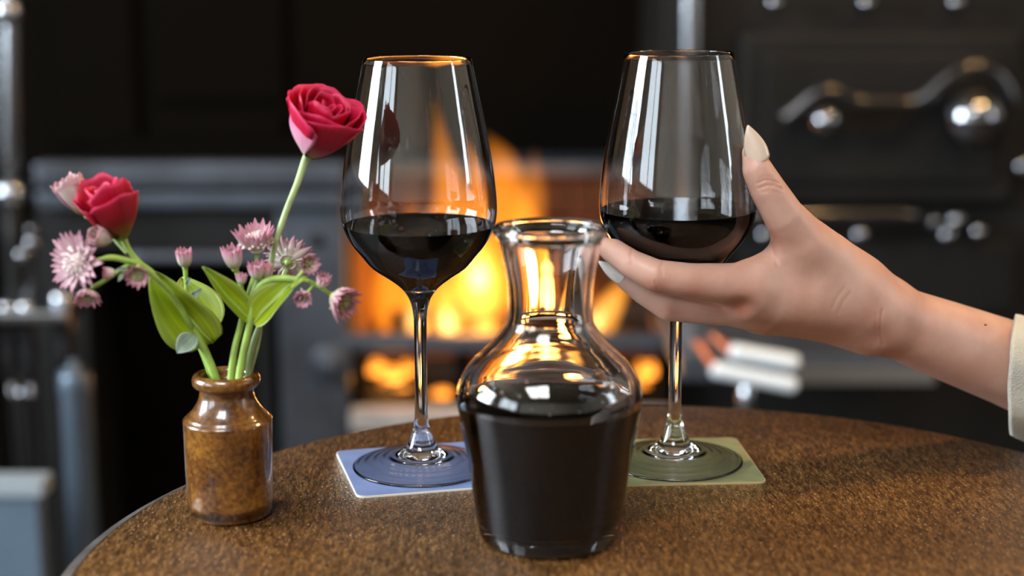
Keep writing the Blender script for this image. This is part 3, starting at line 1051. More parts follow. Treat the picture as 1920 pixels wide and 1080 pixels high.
def vase(c):
    Y = c.y
    o = empty('stoneware_vase', (c.x, c.y, TZ), 'small brown salt-glazed stoneware jar used as a flower vase', 'vase')
    body = prof([(787, 83), (800, 82.5), (850, 81.5), (900, 80.5), (950, 79.5)], Y)
    rb = body[-1][0]
    body = [tuple(q) for q in smooth_path(body, 3)]
    body += [(rb, .006), (rb - .0008, .002), (rb - .0026, 0), (0, .0006)]
    z0, r0 = body[0][1], body[0][0]
    shoulder = [(r0, z0), (r0 - .0004, z0 + .0012), (r0 - .0016, z0 + .0016)] + [tuple(q) for q in smooth_path(prof([(779, 77), (768, 66), (755, 57), (742, 51.5), (728, 49.5)], Y), 4)]
    k = mpp(at(428, 712, Y))
    lz = z_of(712, Y) - TZ
    lip = [(shoulder[-1][0] + .0004, shoulder[-1][1])] + [((53 + 10.5 * math.cos(a)) * k, lz + 13.5 * k * math.sin(a)) for a in np.linspace(-1.35, 2.6, 16)]
    ri = 43.5 * k
    inner = [(ri, lz + .001), (ri, lz - .006), (ri - .0005, shoulder[-1][1])]
    inner2 = [inner[-1], (ri + .001, shoulder[-1][1] - .008), (r0 - .004, z0 - .004), (rb - .004, .006), (0, .005)]
    lathe('body', [body[::-1]], MAT['vase'], o, 80)
    lathe('shoulder', [shoulder, inner2], MAT['vase'], o, 80)
    lathe('lip', [lip + inner], MAT['vase'], o, 80)
    return o


vase(cV)

# ================================================================== FLOWERS
HOT = M_petal('hot_pink_petal', [(0.0, (0.55, 0.50, 0.22)), (0.14, (0.62, 0.25, 0.26)), (0.38, (0.55, 0.008, 0.065)), (0.8, (0.66, 0.002, 0.045)), (1.0, (0.80, 0.035, 0.15))], None, 0.5, 0.35, 0.18, 14)
HOT_IN = M_petal('crimson_inner_petal', [(0.0, (0.40, 0.05, 0.05)), (0.5, (0.52, 0.002, 0.025)), (0.9, (0.68, 0.003, 0.045)), (1.0, (0.82, 0.045, 0.17))], None, 0.5, 0.35, 0.15, 14)
PINK_BACK = M_petal('pale_pink_outer_petal', [(0.0, (0.60, 0.55, 0.30)), (0.2, (0.78, 0.45, 0.50)), (0.6, (0.80, 0.33, 0.48)), (1.0, (0.82, 0.08, 0.24))], None, 0.5, 0.3, 0.12, 14)
RED_L = M_petal('red_petal', [(0.0, (0.30, 0.30, 0.05)), (0.18, (0.30, 0.13, 0.02)), (0.42, (0.36, 0.006, 0.010)), (0.8, (0.55, 0.003, 0.035)), (1.0, (0.76, 0.04, 0.14))], None, 0.5, 0.35, 0.2, 14)
PALE = M_petal('pale_blush_petal', [(0.0, (0.55, 0.52, 0.20)), (0.3, (0.72, 0.60, 0.52)), (0.8, (0.74, 0.60, 0.55)), (1.0, (0.55, 0.28, 0.32))], (0.50, 0.20, 0.27), 0.55, 0.3, 0.15, 16)
BRACT = M_petal('astrantia_bract', [(0.0, (0.66, 0.70, 0.42)), (0.25, (0.86, 0.80, 0.70)), (0.6, (0.84, 0.68, 0.68)), (1.0, (0.60, 0.24, 0.34))], (0.58, 0.23, 0.34), 0.55, 0.3, 0.25, 30)
BRACT_B = M_petal('astrantia_bud_bract', [(0.0, (0.52, 0.58, 0.22)), (0.35, (0.84, 0.80, 0.66)), (0.65, (0.84, 0.58, 0.62)), (1.0, (0.70, 0.20, 0.34))], (0.74, 0.36, 0.46), 0.55, 0.25, 0.2, 30)
LEAF = M_petal('green_leaf', [(0.0, (0.50, 0.62, 0.02)), (0.5, (0.42, 0.55, 0.015)), (1.0, (0.32, 0.46, 0.03))], (0.48, 0.60, 0.12), 0.32, 0.45, 0.35, 12)
LEAF_P = M_petal('pale_leaf', [(0.0, (0.34, 0.46, 0.32)), (1.0, (0.42, 0.53, 0.44))], (0.62, 0.70, 0.62), 0.35, 0.4, 0.3, 12)
SEPAL = M_petal('green_sepal', [(0.0, (0.24, 0.36, 0.07)), (1.0, (0.42, 0.46, 0.18))], None, 0.5, 0.3, 0.2, 12)
STEM = M_plain('green_stem', (0.28, 0.42, 0.08), 0.4, var=0.25, scale=120)
STEM_P = M_plain('pale_stem', (0.33, 0.43, 0.18), 0.42, var=0.2, scale=120)
FLORET = M_plain('greenish_florets', (0.52, 0.50, 0.26), 0.6, var=0.35, scale=400)
FLORET_P = M_plain('pink_white_florets', (0.74, 0.60, 0.58), 0.6, var=0.3, scale=500)


def grid_mesh(name, fn, nu, nv, thick=0.0002):
    """surface fn(s in -1..1, t in 0..1) with real thickness and UVs (u across, v along)"""
    ss, ts = np.linspace(-1, 1, nu), np.linspace(0, 1, nv)
    P = np.array([[fn(s, t) for s in ss] for t in ts])
    du = np.gradient(P, axis=1); dv = np.gradient(P, axis=0)
    n = np.cross(du, dv); n /= np.linalg.norm(n, axis=2)[..., None] + 1e-12
    A = (P + n * thick / 2).reshape(-1, 3); B = (P - n * thick / 2).reshape(-1, 3)
    m = nu * nv
    verts = np.vstack([A, B]).tolist()
    faces = []
    for j in range(nv - 1):
        for i in range(nu - 1):
            a = j * nu + i
            faces.append((a, a + 1, a + nu + 1, a + nu))
            faces.append((m + a, m + a + nu, m + a + nu + 1, m + a + 1))
    edge = [i for i in range(nu)] + [j * nu + nu - 1 for j in range(1, nv)] + [(nv - 1) * nu + i for i in range(nu - 2, -1, -1)] + [j * nu for j in range(nv - 2, 0, -1)]
    for a, b in zip(edge, edge[1:] + edge[:1]):
        faces.append((b, a, m + a, m + b))
    me = pydata(name, verts, faces)
    uv = me.uv_layers.new(name='UVMap')
    li = np.zeros(len(me.loops), int); me.loops.foreach_get('vertex_index', li)
    k = li % m
    co = np.c_[(ss[k % nu] + 1) / 2, ts[k // nu]]
    uv.data.foreach_set('uv', co.astype(np.float32).ravel())
    return me


def lance(L, W, cup, bend, tip=0.8, nu=5, nv=8, fold=0.0, blunt=1.0):
    """lance shaped bract: grows along +Y, faces +Z"""
    def fn(s, t):
        w = W * (math.sin(math.pi * min(1, t ** tip)) ** blunt * .92 + .08 * (1 - t))
        x = w * s
        return (x, L * t * math.cos(bend * t), cup * abs(s) ** 2 * w + L * math.sin(bend * t) * t + fold * abs(s) * w)
    return grid_mesh('petal', fn, nu, nv)


def bract(e0, e1, e2, W, cup):
    """bract that leaves the flower's axis along +Y and rises along +Z; e = steepness at base, middle and tip"""
    ts = np.linspace(0, 1, 9)
    e = np.interp(ts, (0, .5, 1), (e0, e1, e2))
    cy_ = np.concatenate([[0], np.cumsum(np.cos((e[1:] + e[:-1]) / 2) / 8)]); cz_ = np.concatenate([[0], np.cumsum(np.sin((e[1:] + e[:-1]) / 2) / 8)])

    def fn(s, t):
        w = W * (math.sin(math.pi * min(1, t ** .8)) * .9 + .10 * (1 - t) + .02)
        ev = np.interp(t, ts, e)
        lift = cup * w * s * s
        return (w * s, np.interp(t, ts, cy_) - lift * math.sin(ev), np.interp(t, ts, cz_) + lift * math.cos(ev))
    return grid_mesh('petal', fn, 5, 9, .012)


BRACTS = {'open': [bract(.15, .2, .35, .175, .5), bract(.1, .3, .2, .165, .5), bract(.2, .15, .05, .18, .4)],
          'semi': [bract(.2, .95, 1.25, .16, .6), bract(.25, 1.0, 1.1, .15, .6)],
          'bud': [bract(.45, 1.35, 1.62, .19, .9), bract(.5, 1.3, 1.5, .18, .9)]}
for k_, l_ in BRACTS.items():
    for me in l_:
        me.materials.append(BRACT if k_ == 'open' else BRACT_B)


def dir_img(dx, dy, dz):
    """direction given as right, up, towards the camera"""
    return Vector((dx, -dz, dy)).normalized()


def rot_petal(me, parent, M, name='petal'):
    o = bpy.data.objects.new(name, me)
    COL.objects.link(o)
    me.polygons.foreach_set('use_smooth', [True] * len(me.polygons))
    o.parent = parent
    o.matrix_local = M
    return o


def astrantia(parent, P, d, R_, openness, nb=14, florets=40, name='bloom', green=False, layers=2):
    """umbel: bracts round a dome of tiny florets; d = the way it faces"""
    T = Matrix.Translation(P - parent.location) @ frame_from(d, random.uniform(0, 3))
    kind = 'open' if openness > .7 else 'semi' if openness > .2 else 'bud'
    # dome with pin-like florets
    vs, fs = [], []
    kd = {'open': 1.0, 'semi': .7, 'bud': .35}[kind]
    dome = [(R_ * .30 * kd * math.sin(a), R_ * .26 * kd * math.cos(a)) for a in np.linspace(0, 1.5, 8)]
    dome[0] = (0, dome[0][1])
    v, f = lathe_data([dome[::-1]], 14)
    vs += v; fs += f
    for i in range(florets):
        z = 1 - (i + .5) / florets * {'open': .85, 'semi': .55, 'bud': .12}[kind]
        a = i * 2.399
        st = math.sqrt(1 - z * z)
        n = Vector((st * math.cos(a), st * math.sin(a), z))
        b0 = n * R_ * .24; b1 = n * R_ * random.uniform(.50, .60) * {'open': 1.0, 'semi': 1.05, 'bud': 1.2}[kind]
        v, f = tube_data([b0, (b0 + b1) / 2, b1], [R_ * .018, R_ * .02, R_ * .045], 5, 1)
        k = len(vs); vs += [tuple(q) for q in v]; fs += [tuple(j + k for j in ff) for ff in f]
    bl = bpy.data.objects.new(name, pydata('florets', vs, fs))
    bl.data.materials.append(FLORET if green else FLORET_P)
    bl.data.polygons.foreach_set('use_smooth', [True] * len(bl.data.polygons))
    COL.objects.link(bl)
    bl.parent = parent
    bl.matrix_local = T
    for lay in range(layers):
        for i in range(nb):
            az = 2 * math.pi * (i + .5 * lay) / nb + random.uniform(-.06, .06)
            # elevation of the bract above the plane of the flower
            el = {'open': .10, 'semi': (.55 - openness) * .8, 'bud': .05}[kind] + lay * .10 + random.uniform(-.07, .07)
            me = random.choice(BRACTS[kind])
            s = R_ * random.uniform(.92, 1.06) * (1 - .08 * lay)
            M = Matrix.Rotation(az, 4, 'Z') @ Matrix.Translation((0, R_ * .06, 0)) @ Matrix.Rotation(el, 4, 'X') @ Matrix.Diagonal((s, s, s, 1))
            rot_petal(me, bl, M)
    # green cup under the bracts
    cup = lathe('calyx', [[(0, -R_ * .12), (R_ * .09, -R_ * .08), (R_ * .14, 0), (R_ * .10, R_ * .05)]], STEM, None, 14)
    cup.parent = bl
    return bl


def bud(parent, P, d, R_, nb=10, name='bud'):
    return astrantia(parent, P, d, R_, .05, nb, 10, name, False, 2)


def cup_petal(R0, H, span, flare, curl, wave, top=.18, nu=13, nv=12, ph=0.0):
    """rose petal: a patch of a cup; flare opens the top, curl rolls the rim outwards"""
    def fn(s, t):
        a = s * span * (0.35 + .65 * math.sin(min(1, t * 1.25) * math.pi / 2))
        body = math.sin(min(1.0, t * 1.15) * math.pi / 2) ** .8
        r = R0 * (.16 + .84 * body) + flare * R0 * t ** 3
        r += curl * R0 * max(0, t - .78) ** 1.3 * 3
        h = H * t * (1 - top * abs(s) ** 2.5 * t)
        h -= curl * H * max(0, t - .82) * .9
        h += wave * H * .05 * math.sin(7 * s + ph) * t ** 4
        r += wave * R0 * .06 * math.sin(9 * s + ph) * t ** 4
        r += R0 * .05 * s
        return (r * math.cos(a), r * math.sin(a), h)
    return grid_mesh('petal', fn, nu, nv, .0003)


def rose(parent, P, d, R_, H, spec, roll=0.0, sep=5, sepmat=SEPAL, seplen=.55):
    """spec = list of (material, number, radius factor, height factor, span, flare, curl, wave)"""
    T = Matrix.Translation(P - parent.location) @ frame_from(d, roll)
    bl = bpy.data.objects.new('bloom', pydata('receptacle', *lathe_data([[(0, -R_ * .1), (R_ * .12, -R_ * .08), (R_ * .2, 0), (R_ * .22, R_ * .12), (0, R_ * .2)]], 16)))
    bl.data.materials.append(SEPAL)
    COL.objects.link(bl)
    bl.parent = parent
    bl.matrix_local = T
    off = 0
    for mat, n, rf, hf, span, flare, curl, wave in spec:
        off += 1.1
        for i in range(n):
            me = cup_petal(R_ * rf * random.uniform(.97, 1.04), H * hf * random.uniform(.95, 1.05), span, flare * random.uniform(.7, 1.3), curl * random.uniform(.5, 1.4), wave, ph=random.uniform(0, 6))
            me.materials.append(mat)
            rot_petal(me, bl, Matrix.Rotation(off + 2 * math.pi * i / n, 4, 'Z'))
    sm = lance(1, .11, .3, .75, .6)
    sm.materials.append(sepmat)
    for i in range(sep):
        s = H * seplen * random.uniform(.8, 1.1)
        M = Matrix.Rotation(.7 + 2 * math.pi * i / sep, 4, 'Z') @ Matrix.Translation((0, R_ * .15, 0)) @ Matrix.Rotation(random.uniform(.45, .70), 4, 'X') @ Matrix.Diagonal((s * .6, s, s, 1))
        rot_petal(sm, bl, M, 'sepal')
    return bl


YV = cV.y


def fp(px, py, dy=0.0):
    return at(px, py, YV + dy)


def stem_obj(parent, pts, radii, mat=STEM, name='stem'):
    """pts = (px, py, dy); radii in pixels"""
    P = [fp(*q) for q in pts]
    k = mpp(P[0])
    return to_local(tube(name, P, [r * k for r in (radii if hasattr(radii, '__len__') else [radii] * len(P))], mat, None, 10, 6), parent)


def leaf(parent, base, tip, W, nrm, mat=LEAF, cup=.35, bend=.3, name='leaf', sag=0.0, shape=.75):
    """broad leaf from base to tip (px,py,dy); W = half width as a fraction of its length; nrm = the way its face looks"""
    A, B = fp(*base), fp(*tip)
    y = (B - A); L = y.length; y.normalize()
    z = (nrm - y * nrm.dot(y)).normalized()
    x = y.cross(z)

    def fn(s, t):
        w = W * (math.sin(math.pi * t ** shape) ** .75 * .97 + .03)
        return (w * s, t, cup * w * abs(s) ** 1.4 + bend * t * (1 - t) + sag * t * t + .012 * math.sin(11 * t + 2 * s))
    me = grid_mesh('leaf', fn, 11, 16, .004)
    me.materials.append(mat)
    o = link(name, me, None, parent)
    M = Matrix((x, y, z)).transposed().to_4x4()
    o.matrix_local = Matrix.Translation(A - parent.location) @ M @ Matrix.Diagonal((L, L, L, 1))
    # midrib, a little raised
    v, f = tube_data([(0, t, fn(0, t)[2] + .006) for t in (0.0, .25, .5, .75, .97)], [.018, .016, .013, .009, .004], 6, 4)
    rb = link('midrib', pydata('midrib', v, f), mat if mat is LEAF_P else STEM, o)
    return o


mm = mpp(fp(430, 600))
# --- pink rose on a long stem
r1 = empty('pink_rose', fp(465, 700), 'open hot pink rose on a long bare stem leaning over the vase', 'flower')
stem_obj(r1, [(470, 735, 0), (466, 690, 0), (476, 640, 0), (494, 590, .004), (503, 540, .006), (513, 470, .008), (535, 400, .012), (557, 345, .016), (571, 304, .02), (576, 294, .021)],
         [6, 6, 6, 5.5, 5.5, 5.5, 6, 6.5, 7.5, 9], STEM_P)
rose(r1, fp(581, 291, .022), dir_img(.36, .84, .34), 60 * mm, 122 * mm,
     [(PINK_BACK, 2, 1.02, .84, .62, .04, .04, .15), (HOT, 4, 1.0, .98, 1.0, .26, .14, .35), (HOT, 4, .84, 1.03, .95, .16, .10, .4), (HOT_IN, 4, .62, 1.03, .95, .06, .06, .35), (HOT_IN, 3, .42, 1.02, 1.2, .03, .05, .3), (HOT_IN, 2, .22, 1.0, 1.7, 0, .03, .2)],
     roll=2.2, sep=5, seplen=.42)
# --- red lisianthus with a pale bud
r2 = empty('red_lisianthus', fp(400, 705), 'half open red flower with a pale blush bud on a branching stem', 'flower')
stem_obj(r2, [(412, 735, 0), (401, 700, 0), (380, 650, 0), (357, 600, -.002), (330, 558, -.004), (300, 526, -.008), (282, 508, -.012), (262, 492, -.014), (246, 474, -.015), (236, 458, -.015), (231, 447, -.015)],
         [8.5, 8.5, 8, 7.5, 7, 6, 5.5, 5, 5, 6, 7])
stem_obj(r2, [(240, 475, -.015), (222, 456, -.014), (200, 430, -.012), (172, 412, -.010), (160, 404, -.010)], [4.5, 4.5, 4, 4, 5], STEM_P, 'branch')
rose(r2, fp(231, 447, -.015), dir_img(-.27, .93, .22), 45 * mm, 108 * mm,
     [(RED_L, 3, 1.0, .88, 1.1, .16, .12, .6), (RED_L, 2, .9, 1.08, 1.15, .10, .10, .6), (HOT_IN, 2, .66, 1.0, 1.3, -.05, .05, .3), (HOT_IN, 2, .36, .95, 1.6, 0, 0, .3)],
     roll=.9, sep=5, seplen=.52)
rose(r2, fp(160, 402, -.010), dir_img(-.42, .88, .10), 27 * mm, 74 * mm,
     [(PALE, 4, 1.0, .95, .9, .05, .08, .8), (PALE, 3, .75, 1.04, .9, .0, .04, .8), (PALE, 3, .5, 1.0, 1.0, 0, 0, .5)], roll=.2, sep=4, seplen=.5)
leaf(r2, (399, 642, .002), (283, 506, -.010), .30, dir_img(-.35, .35, .86), LEAF, .55, .16, shape=.62)
leaf(r2, (392, 628, .012), (340, 520, .030), .36, dir_img(.25, .30, .90), LEAF, .45, .10, shape=.62)
leaf(r2, (366, 628, -.004), (332, 662, -.012), .40, dir_img(.1, .5, .85), LEAF_P, .3, .15, shape=.8)
# pale blush bud seen from behind, on the same spray
rose(r2, fp(208, 452, -.022), dir_img(-.62, .42, .66), 19 * mm, 42 * mm, [(PALE, 4, 1.0, .95, 1.0, -.1, 0, .5), (PALE, 3, .7, 1.0, 1.0, -.1, 0, .5)], roll=.2, sep=0)

# --- astrantia spray leaning left
a1 = empty('astrantia_flower', fp(396, 705), 'spray of mauve pink astrantia flowers drooping to one side of the red flower', 'flower')
stem_obj(a1, [(404, 735, .006), (392, 690, .004), (372, 640, .002), (350, 596, -.006), (322, 552, -.014), (290, 520, -.024), (262, 496, -.030), (236, 488, -.032), (210, 483, -.034), (190, 486, -.036), (165, 492, -.036)], [7, 7, 6.5, 6, 5.5, 5, 5, 5.5, 5.5, 4, 3])
stem_obj(a1, [(262, 496, -.030), (258, 503, -.034), (260, 514, -.037)], [4, 4, 3], STEM, 'branch')
stem_obj(a1, [(250, 492, -.030), (222, 508, -.034), (196, 526, -.036), (172, 540, -.036)], [4, 4, 4, 4], STEM, 'branch')
stem_obj(a1, [(372, 640, .002), (353, 572, .000), (349, 530, .000), (347, 500, .000)], [4, 4, 4, 4.5], STEM, 'branch')
astrantia(a1, fp(150, 490, -.036), dir_img(-.42, .12, .9), 57 * mm, .92, 15, 44)
astrantia(a1, fp(166, 545, -.038), dir_img(.05, -.72, .70), 34 * mm, .62, 13, 36, green=True)
astrantia(a1, fp(259, 510, -.040), dir_img(.10, -.22, .95), 34 * mm, .50, 13, 46, green=True)
bud(a1, fp(218, 512, -.036), dir_img(-.92, .05, .3), 27 * mm)
bud(a1, fp(347, 502, 0), dir_img(-.02, 1, .15), 42 * mm, 12)
for b_, t_ in (((232, 512, -.034), (222, 528, -.04)), ((240, 505, -.034), (218, 505, -.04)), ((353, 565, 0), (379, 541, -.006)), ((351, 570, 0), (346, 545, -.006)), ((349, 538, 0), (357, 520, -.003))):
    leaf(a1, b_, t_, .17, dir_img(0, .2, .9), LEAF_P, .3, .1, 'leaflet')

# --- upright astrantia stem
a2 = empty('astrantia_flower', fp(434, 705), 'upright stem of pink and white astrantia flowers and buds with a pointed leaf', 'flower')
stem_obj(a2, [(432, 735, -.004), (434, 700, -.004), (440, 655, -.003), (450, 615, -.002), (458, 580, 0), (468, 545, .002), (478, 510, .004), (482, 478, .004)], [7, 7, 6.5, 6, 5.5, 5, 4.5, 4])
stem_obj(a2, [(462, 565, 0), (452, 540, .002), (444, 515, .003), (440, 500, .003)], [4, 3.5, 3.5, 4], STEM, 'branch')
stem_obj(a2, [(458, 575, -.004), (455, 550, -.006), (453, 532, -.006)], [3, 3, 3.5], STEM, 'branch')
stem_obj(a2, [(470, 560, -.004), (477, 540, -.008), (483, 520, -.008)], [4, 4, 4.5], STEM_P, 'branch')
stem_obj(a2, [(470, 565, -.004), (488, 545, -.004), (494, 520, -.004)], [3.5, 3.5, 4], STEM_P, 'branch')
astrantia(a2, fp(482, 470, .004), dir_img(-.05, .94, .25), 62 * mm, .42, 15, 80)
bud(a2, fp(441, 505, .003), dir_img(-.10, 1, .2), 52 * mm, 12)
bud(a2, fp(453, 534, -.006), dir_img(.06, 1, .2), 26 * mm, 9)
bud(a2, fp(483, 524, -.008), dir_img(-.05, 1, .35), 40 * mm, 9)
bud(a2, fp(496, 524, -.004), dir_img(.12, 1, .1), 38 * mm, 9)
leaf(a2, (472, 604, -.006), (379, 500, -.012), .17, dir_img(.45, .50, .74), LEAF, .9, -.10, shape=.62)

# --- astrantia stem bending to the right
a3 = empty('astrantia_flower', fp(450, 705), 'arching stem of pink astrantia flowers bending towards the wine glass', 'flower')
stem_obj(a3, [(446, 735, -.008), (450, 700, -.008), (458, 655, -.008), (467, 615, -.008), (474, 575, -.008), (482, 545, -.009), (498, 528, -.010), (525, 522, -.012), (555, 524, -.014), (585, 530, -.016), (610, 545, -.018), (625, 556, -.018)],
         [8, 8, 7.5, 7, 6.5, 6, 6, 6.5, 6, 4.5, 4, 4])
stem_obj(a3, [(474, 600, -.002), (500, 570, .004), (522, 540, .010), (536, 505, .014)], [4, 4.5, 4.5, 5], STEM_P, 'branch')
stem_obj(a3, [(555, 524, -.014), (566, 512, -.016), (574, 500, -.018)], [4, 4, 4], STEM, 'branch')
stem_obj(a3, [(590, 532, -.016), (582, 542, -.018), (574, 550, -.02)], [3, 3, 3], STEM, 'branch')
stem_obj(a3, [(585, 530, -.016), (596, 534, -.018), (602, 536, -.02)], [3, 3, 3], STEM, 'branch')
stem_obj(a3, [(462, 735, .002), (470, 695, .002), (482, 650, .002), (488, 615, .002), (484, 590, -.002)], [4.5, 4.5, 4.5, 4, 4], STEM_P, 'branch')
astrantia(a3, fp(540, 492, .016), dir_img(.08, .35, -.93), 52 * mm, .90, 16, 30)
astrantia(a3, fp(574, 496, -.020), dir_img(.45, .15, .88), 32 * mm, .42, 11, 24, green=True)
astrantia(a3, fp(572, 551, -.024), dir_img(-.1, -.35, .93), 31 * mm, .38, 11, 20)
bud(a3, fp(601, 538, -.020), dir_img(.35, .80, .45), 33 * mm, 10)
astrantia(a3, fp(624, 556, -.020), dir_img(.80, -.32, .50), 53 * mm, .50, 13, 50, green=True)
leaf(a3, (476, 606, -.010), (562, 520, -.014), .27, dir_img(-.30, .55, .78), LEAF, .55, .12, shape=.62)
leaf(a3, (545, 540, -.016), (578, 518, -.02), .14, dir_img(-.2, .6, .7), LEAF, .4, .1, 'leaflet')

# ================================================================== THE HAND AND SLEEVE
YG = cR.y


def hp(px, py, dy):
    return np.array(at(px, py, YG + dy))


KH = mpp(at(1350, 520, YG))


def chain(rows):
    """(px, py, dy, radius px) -> list of (point, radius)"""
    return [(hp(x, y, d), r * KH) for x, y, d, r in rows]


def sd_cone(P, a, b, ra, rb):
    """distance to a cone with round ends (approximate, smooth)"""
    ab = b - a
    L2 = ab @ ab
    h = np.clip(((P - a) @ ab) / L2, 0, 1)
    return np.linalg.norm(P - a - h[..., None] * ab, axis=-1) - (ra + (rb - ra) * h)


def smin(a, b, k):
    h = np.clip(.5 + .5 * (b - a) / k, 0, 1)
    return b + (a - b) * h - k * h * (1 - h)


def smax(a, b, k):
    return -smin(-a, -b, k)


CH = {
    'forearm': ([(2420, 905, .10, 104), (2200, 812, .075, 100), (2000, 726, .05, 92), (1890, 681, .036, 84), (1770, 637, .024, 76), (1690, 607, .014, 69), (1640, 585, .008, 69)], .012),
    'palm': ([(1640, 585, .008, 69), (1580, 558, .002, 78), (1510, 548, -.004, 77), (1450, 552, -.010, 66), (1405, 550, -.018, 54)], .012),
    'heel': ([(1620, 590, .012, 66), (1540, 578, .010, 62), (1470, 580, .006, 50), (1425, 582, .002, 44)], .010),
    'thumb': ([(1600, 535, .002, 62), (1545, 488, -.008, 56), (1502, 448, -.016, 47), (1470, 405, -.024, 37), (1439, 354, -.0275, 32), (1420, 318, -.028, 27.5), (1411, 288, -.026, 20)], .010),
    'web': ([(1500, 470, -.012, 40), (1455, 505, -.014, 40), (1420, 525, -.020, 38)], .010),
    'index': ([(1410, 540, -.021, 48), (1350, 531, -.0290, 36.5), (1290, 526, -.0345, 32), (1230, 517, -.0365, 29.5), (1184, 495, -.0325, 26), (1150, 471, -.026, 23), (1131, 461, -.021, 17)], .0035),
    'middle': ([(1430, 580, -.008, 46), (1370, 578, -.0125, 34), (1310, 576, -.0145, 31), (1254, 572, -.0155, 29.5), (1207, 547, -.0125, 24), (1176, 527, -.010, 19), (1158, 514, -.007, 14)], .003),
    'ring': ([(1440, 588, .008, 42), (1370, 578, .012, 33), (1300, 572, .0165, 29), (1262, 566, .017, 27), (1225, 552, .014, 22), (1205, 545, .012, 18)], .003),
    'little': ([(1470, 590, .020, 38), (1400, 580, .026, 30), (1340, 575, .029, 25), (1305, 571, .028, 22), (1280, 566, .025, 17)], .003),
}
vox = .00095
lo, hi = hp(1105, 640, -.05), hp(2080, 250, .05)
lo = np.array([hp(1105, 500, 0)[0], YG - .052, at(1900, 860, YG).z]); hi = np.array([hp(2060, 500, .05)[0], YG + .085, at(1400, 225, YG).z])
nx, ny, nz_ = [int(math.ceil(q)) for q in (hi - lo) / vox]
X = (lo[0] + vox * np.arange(nx)).astype(np.float32)
Yg = (lo[1] + vox * np.arange(ny)).astype(np.float32)
Z = (lo[2] + vox * np.arange(nz_)).astype(np.float32)
D = np.full((nx, ny, nz_), .03, np.float32)


def apply_chain(rows, k):
    """union a chain into the field, only where it matters"""
    pts = chain(rows)
    mg = .016
    A = np.min([p - r for p, r in pts], axis=0) - mg
    B = np.max([p + r for p, r in pts], axis=0) + mg
    i0 = np.clip(np.floor((A - lo) / vox).astype(int), 0, (nx, ny, nz_)); i1 = np.clip(np.ceil((B - lo) / vox).astype(int), 0, (nx, ny, nz_))
    sl = tuple(slice(a, b) for a, b in zip(i0, i1))
    G = np.stack(np.meshgrid(X[sl[0]], Yg[sl[1]], Z[sl[2]], indexing='ij'), -1)
    d = None
    for (a, ra), (b, rb) in zip(pts, pts[1:]):
        c = sd_cone(G, a.astype(np.float32), b.astype(np.float32), ra, rb).astype(np.float32)
        d = c if d is None else np.minimum(d, c)
    D[sl] = smin(D[sl], d, k)


for nme in ('forearm', 'palm', 'heel', 'web', 'thumb', 'ring', 'little', 'middle', 'index'):
    rows, k = CH[nme]
    apply_chain(rows, k)


def dent(px, py, dy, r, depth):
    """soft hollow or, with negative depth, a bump"""
    c = hp(px, py, dy)
    rr = r * KH
    i0 = np.clip(np.floor((c - rr * 2 - lo) / vox).astype(int), 0, (nx, ny, nz_)); i1 = np.clip(np.ceil((c + rr * 2 - lo) / vox).astype(int), 0, (nx, ny, nz_))
    sl = tuple(slice(a, b) for a, b in zip(i0, i1))
    G = np.stack(np.meshgrid(X[sl[0]], Yg[sl[1]], Z[sl[2]], indexing='ij'), -1)
    q = np.linalg.norm(G - c.astype(np.float32), axis=-1) / rr
    D[sl] += depth * np.exp(-2 * q * q).astype(np.float32)


dent(1385, 578, -.034, 30, .0035)     # hollow between the first two knuckles
dent(1402, 545, -.036, 26, -.0012)    # index knuckle
dent(1640, 640, -.015, 40, .002)      # wrist hollow
dent(1655, 600, -.020, 34, -.0012)    # wrist bone
dent(1530, 470, -.030, 40, -.0010)    # thumb tendon
dent(1470, 520, -.034, 36, .0018)
def surface_nets(D):
    S = D < 0
    nx, ny, nz = D.shape
    corners = [(i, j, k) for i in (0, 1) for j in (0, 1) for k in (0, 1)]
    cnt = np.zeros((nx - 1, ny - 1, nz - 1), np.int8)
    for i, j, k in corners:
        cnt += S[i:nx - 1 + i, j:ny - 1 + j, k:nz - 1 + k]
    act = (cnt > 0) & (cnt < 8)
    idx = np.argwhere(act)
    num = np.full(act.shape, -1, np.int32)
    num[tuple(idx.T)] = np.arange(len(idx))
    val = {c: D[idx[:, 0] + c[0], idx[:, 1] + c[1], idx[:, 2] + c[2]] for c in corners}
    acc = np.zeros((len(idx), 3)); n = np.zeros(len(idx))
    for a in corners:
        for ax in range(3):
            if a[ax] == 0:
                b = list(a); b[ax] = 1; b = tuple(b)
                va, vb = val[a], val[b]
                cr = (va < 0) != (vb < 0)
                t = np.where(cr, va / np.where(cr, va - vb, 1), 0)
                p = np.array(a, float)[None, :].repeat(len(idx), 0)
                p[:, ax] += t
                acc += p * cr[:, None]; n += cr
    V = idx + acc / n[:, None]
    Fs = []
    for ax in range(3):
        o1, o2 = [q for q in range(3) if q != ax]
        sl0 = [slice(None)] * 3; sl1 = [slice(None)] * 3
        sl0[ax] = slice(0, -1); sl1[ax] = slice(1, None)
        cr = S[tuple(sl0)] != S[tuple(sl1)]
        e = np.argwhere(cr)
        ok = (e[:, o1] > 0) & (e[:, o2] > 0) & (e[:, o1] < act.shape[o1]) & (e[:, o2] < act.shape[o2])
        e = e[ok]
        q = []
        for d1, d2 in ((-1, -1), (0, -1), (0, 0), (-1, 0)):
            c = e.copy(); c[:, o1] += d1; c[:, o2] += d2
            q.append(num[tuple(c.T)])
        q = np.stack(q, 1)
        inside0 = S[tuple(e.T)]
        flip = inside0 if ax != 1 else ~inside0
        q[~flip] = q[~flip][:, ::-1]
        Fs.append(q)
    return V, np.vstack(Fs)


V, Fc = surface_nets(D)
V = lo + V * vox
good = (Fc >= 0).all(1)
Fc = Fc[good]
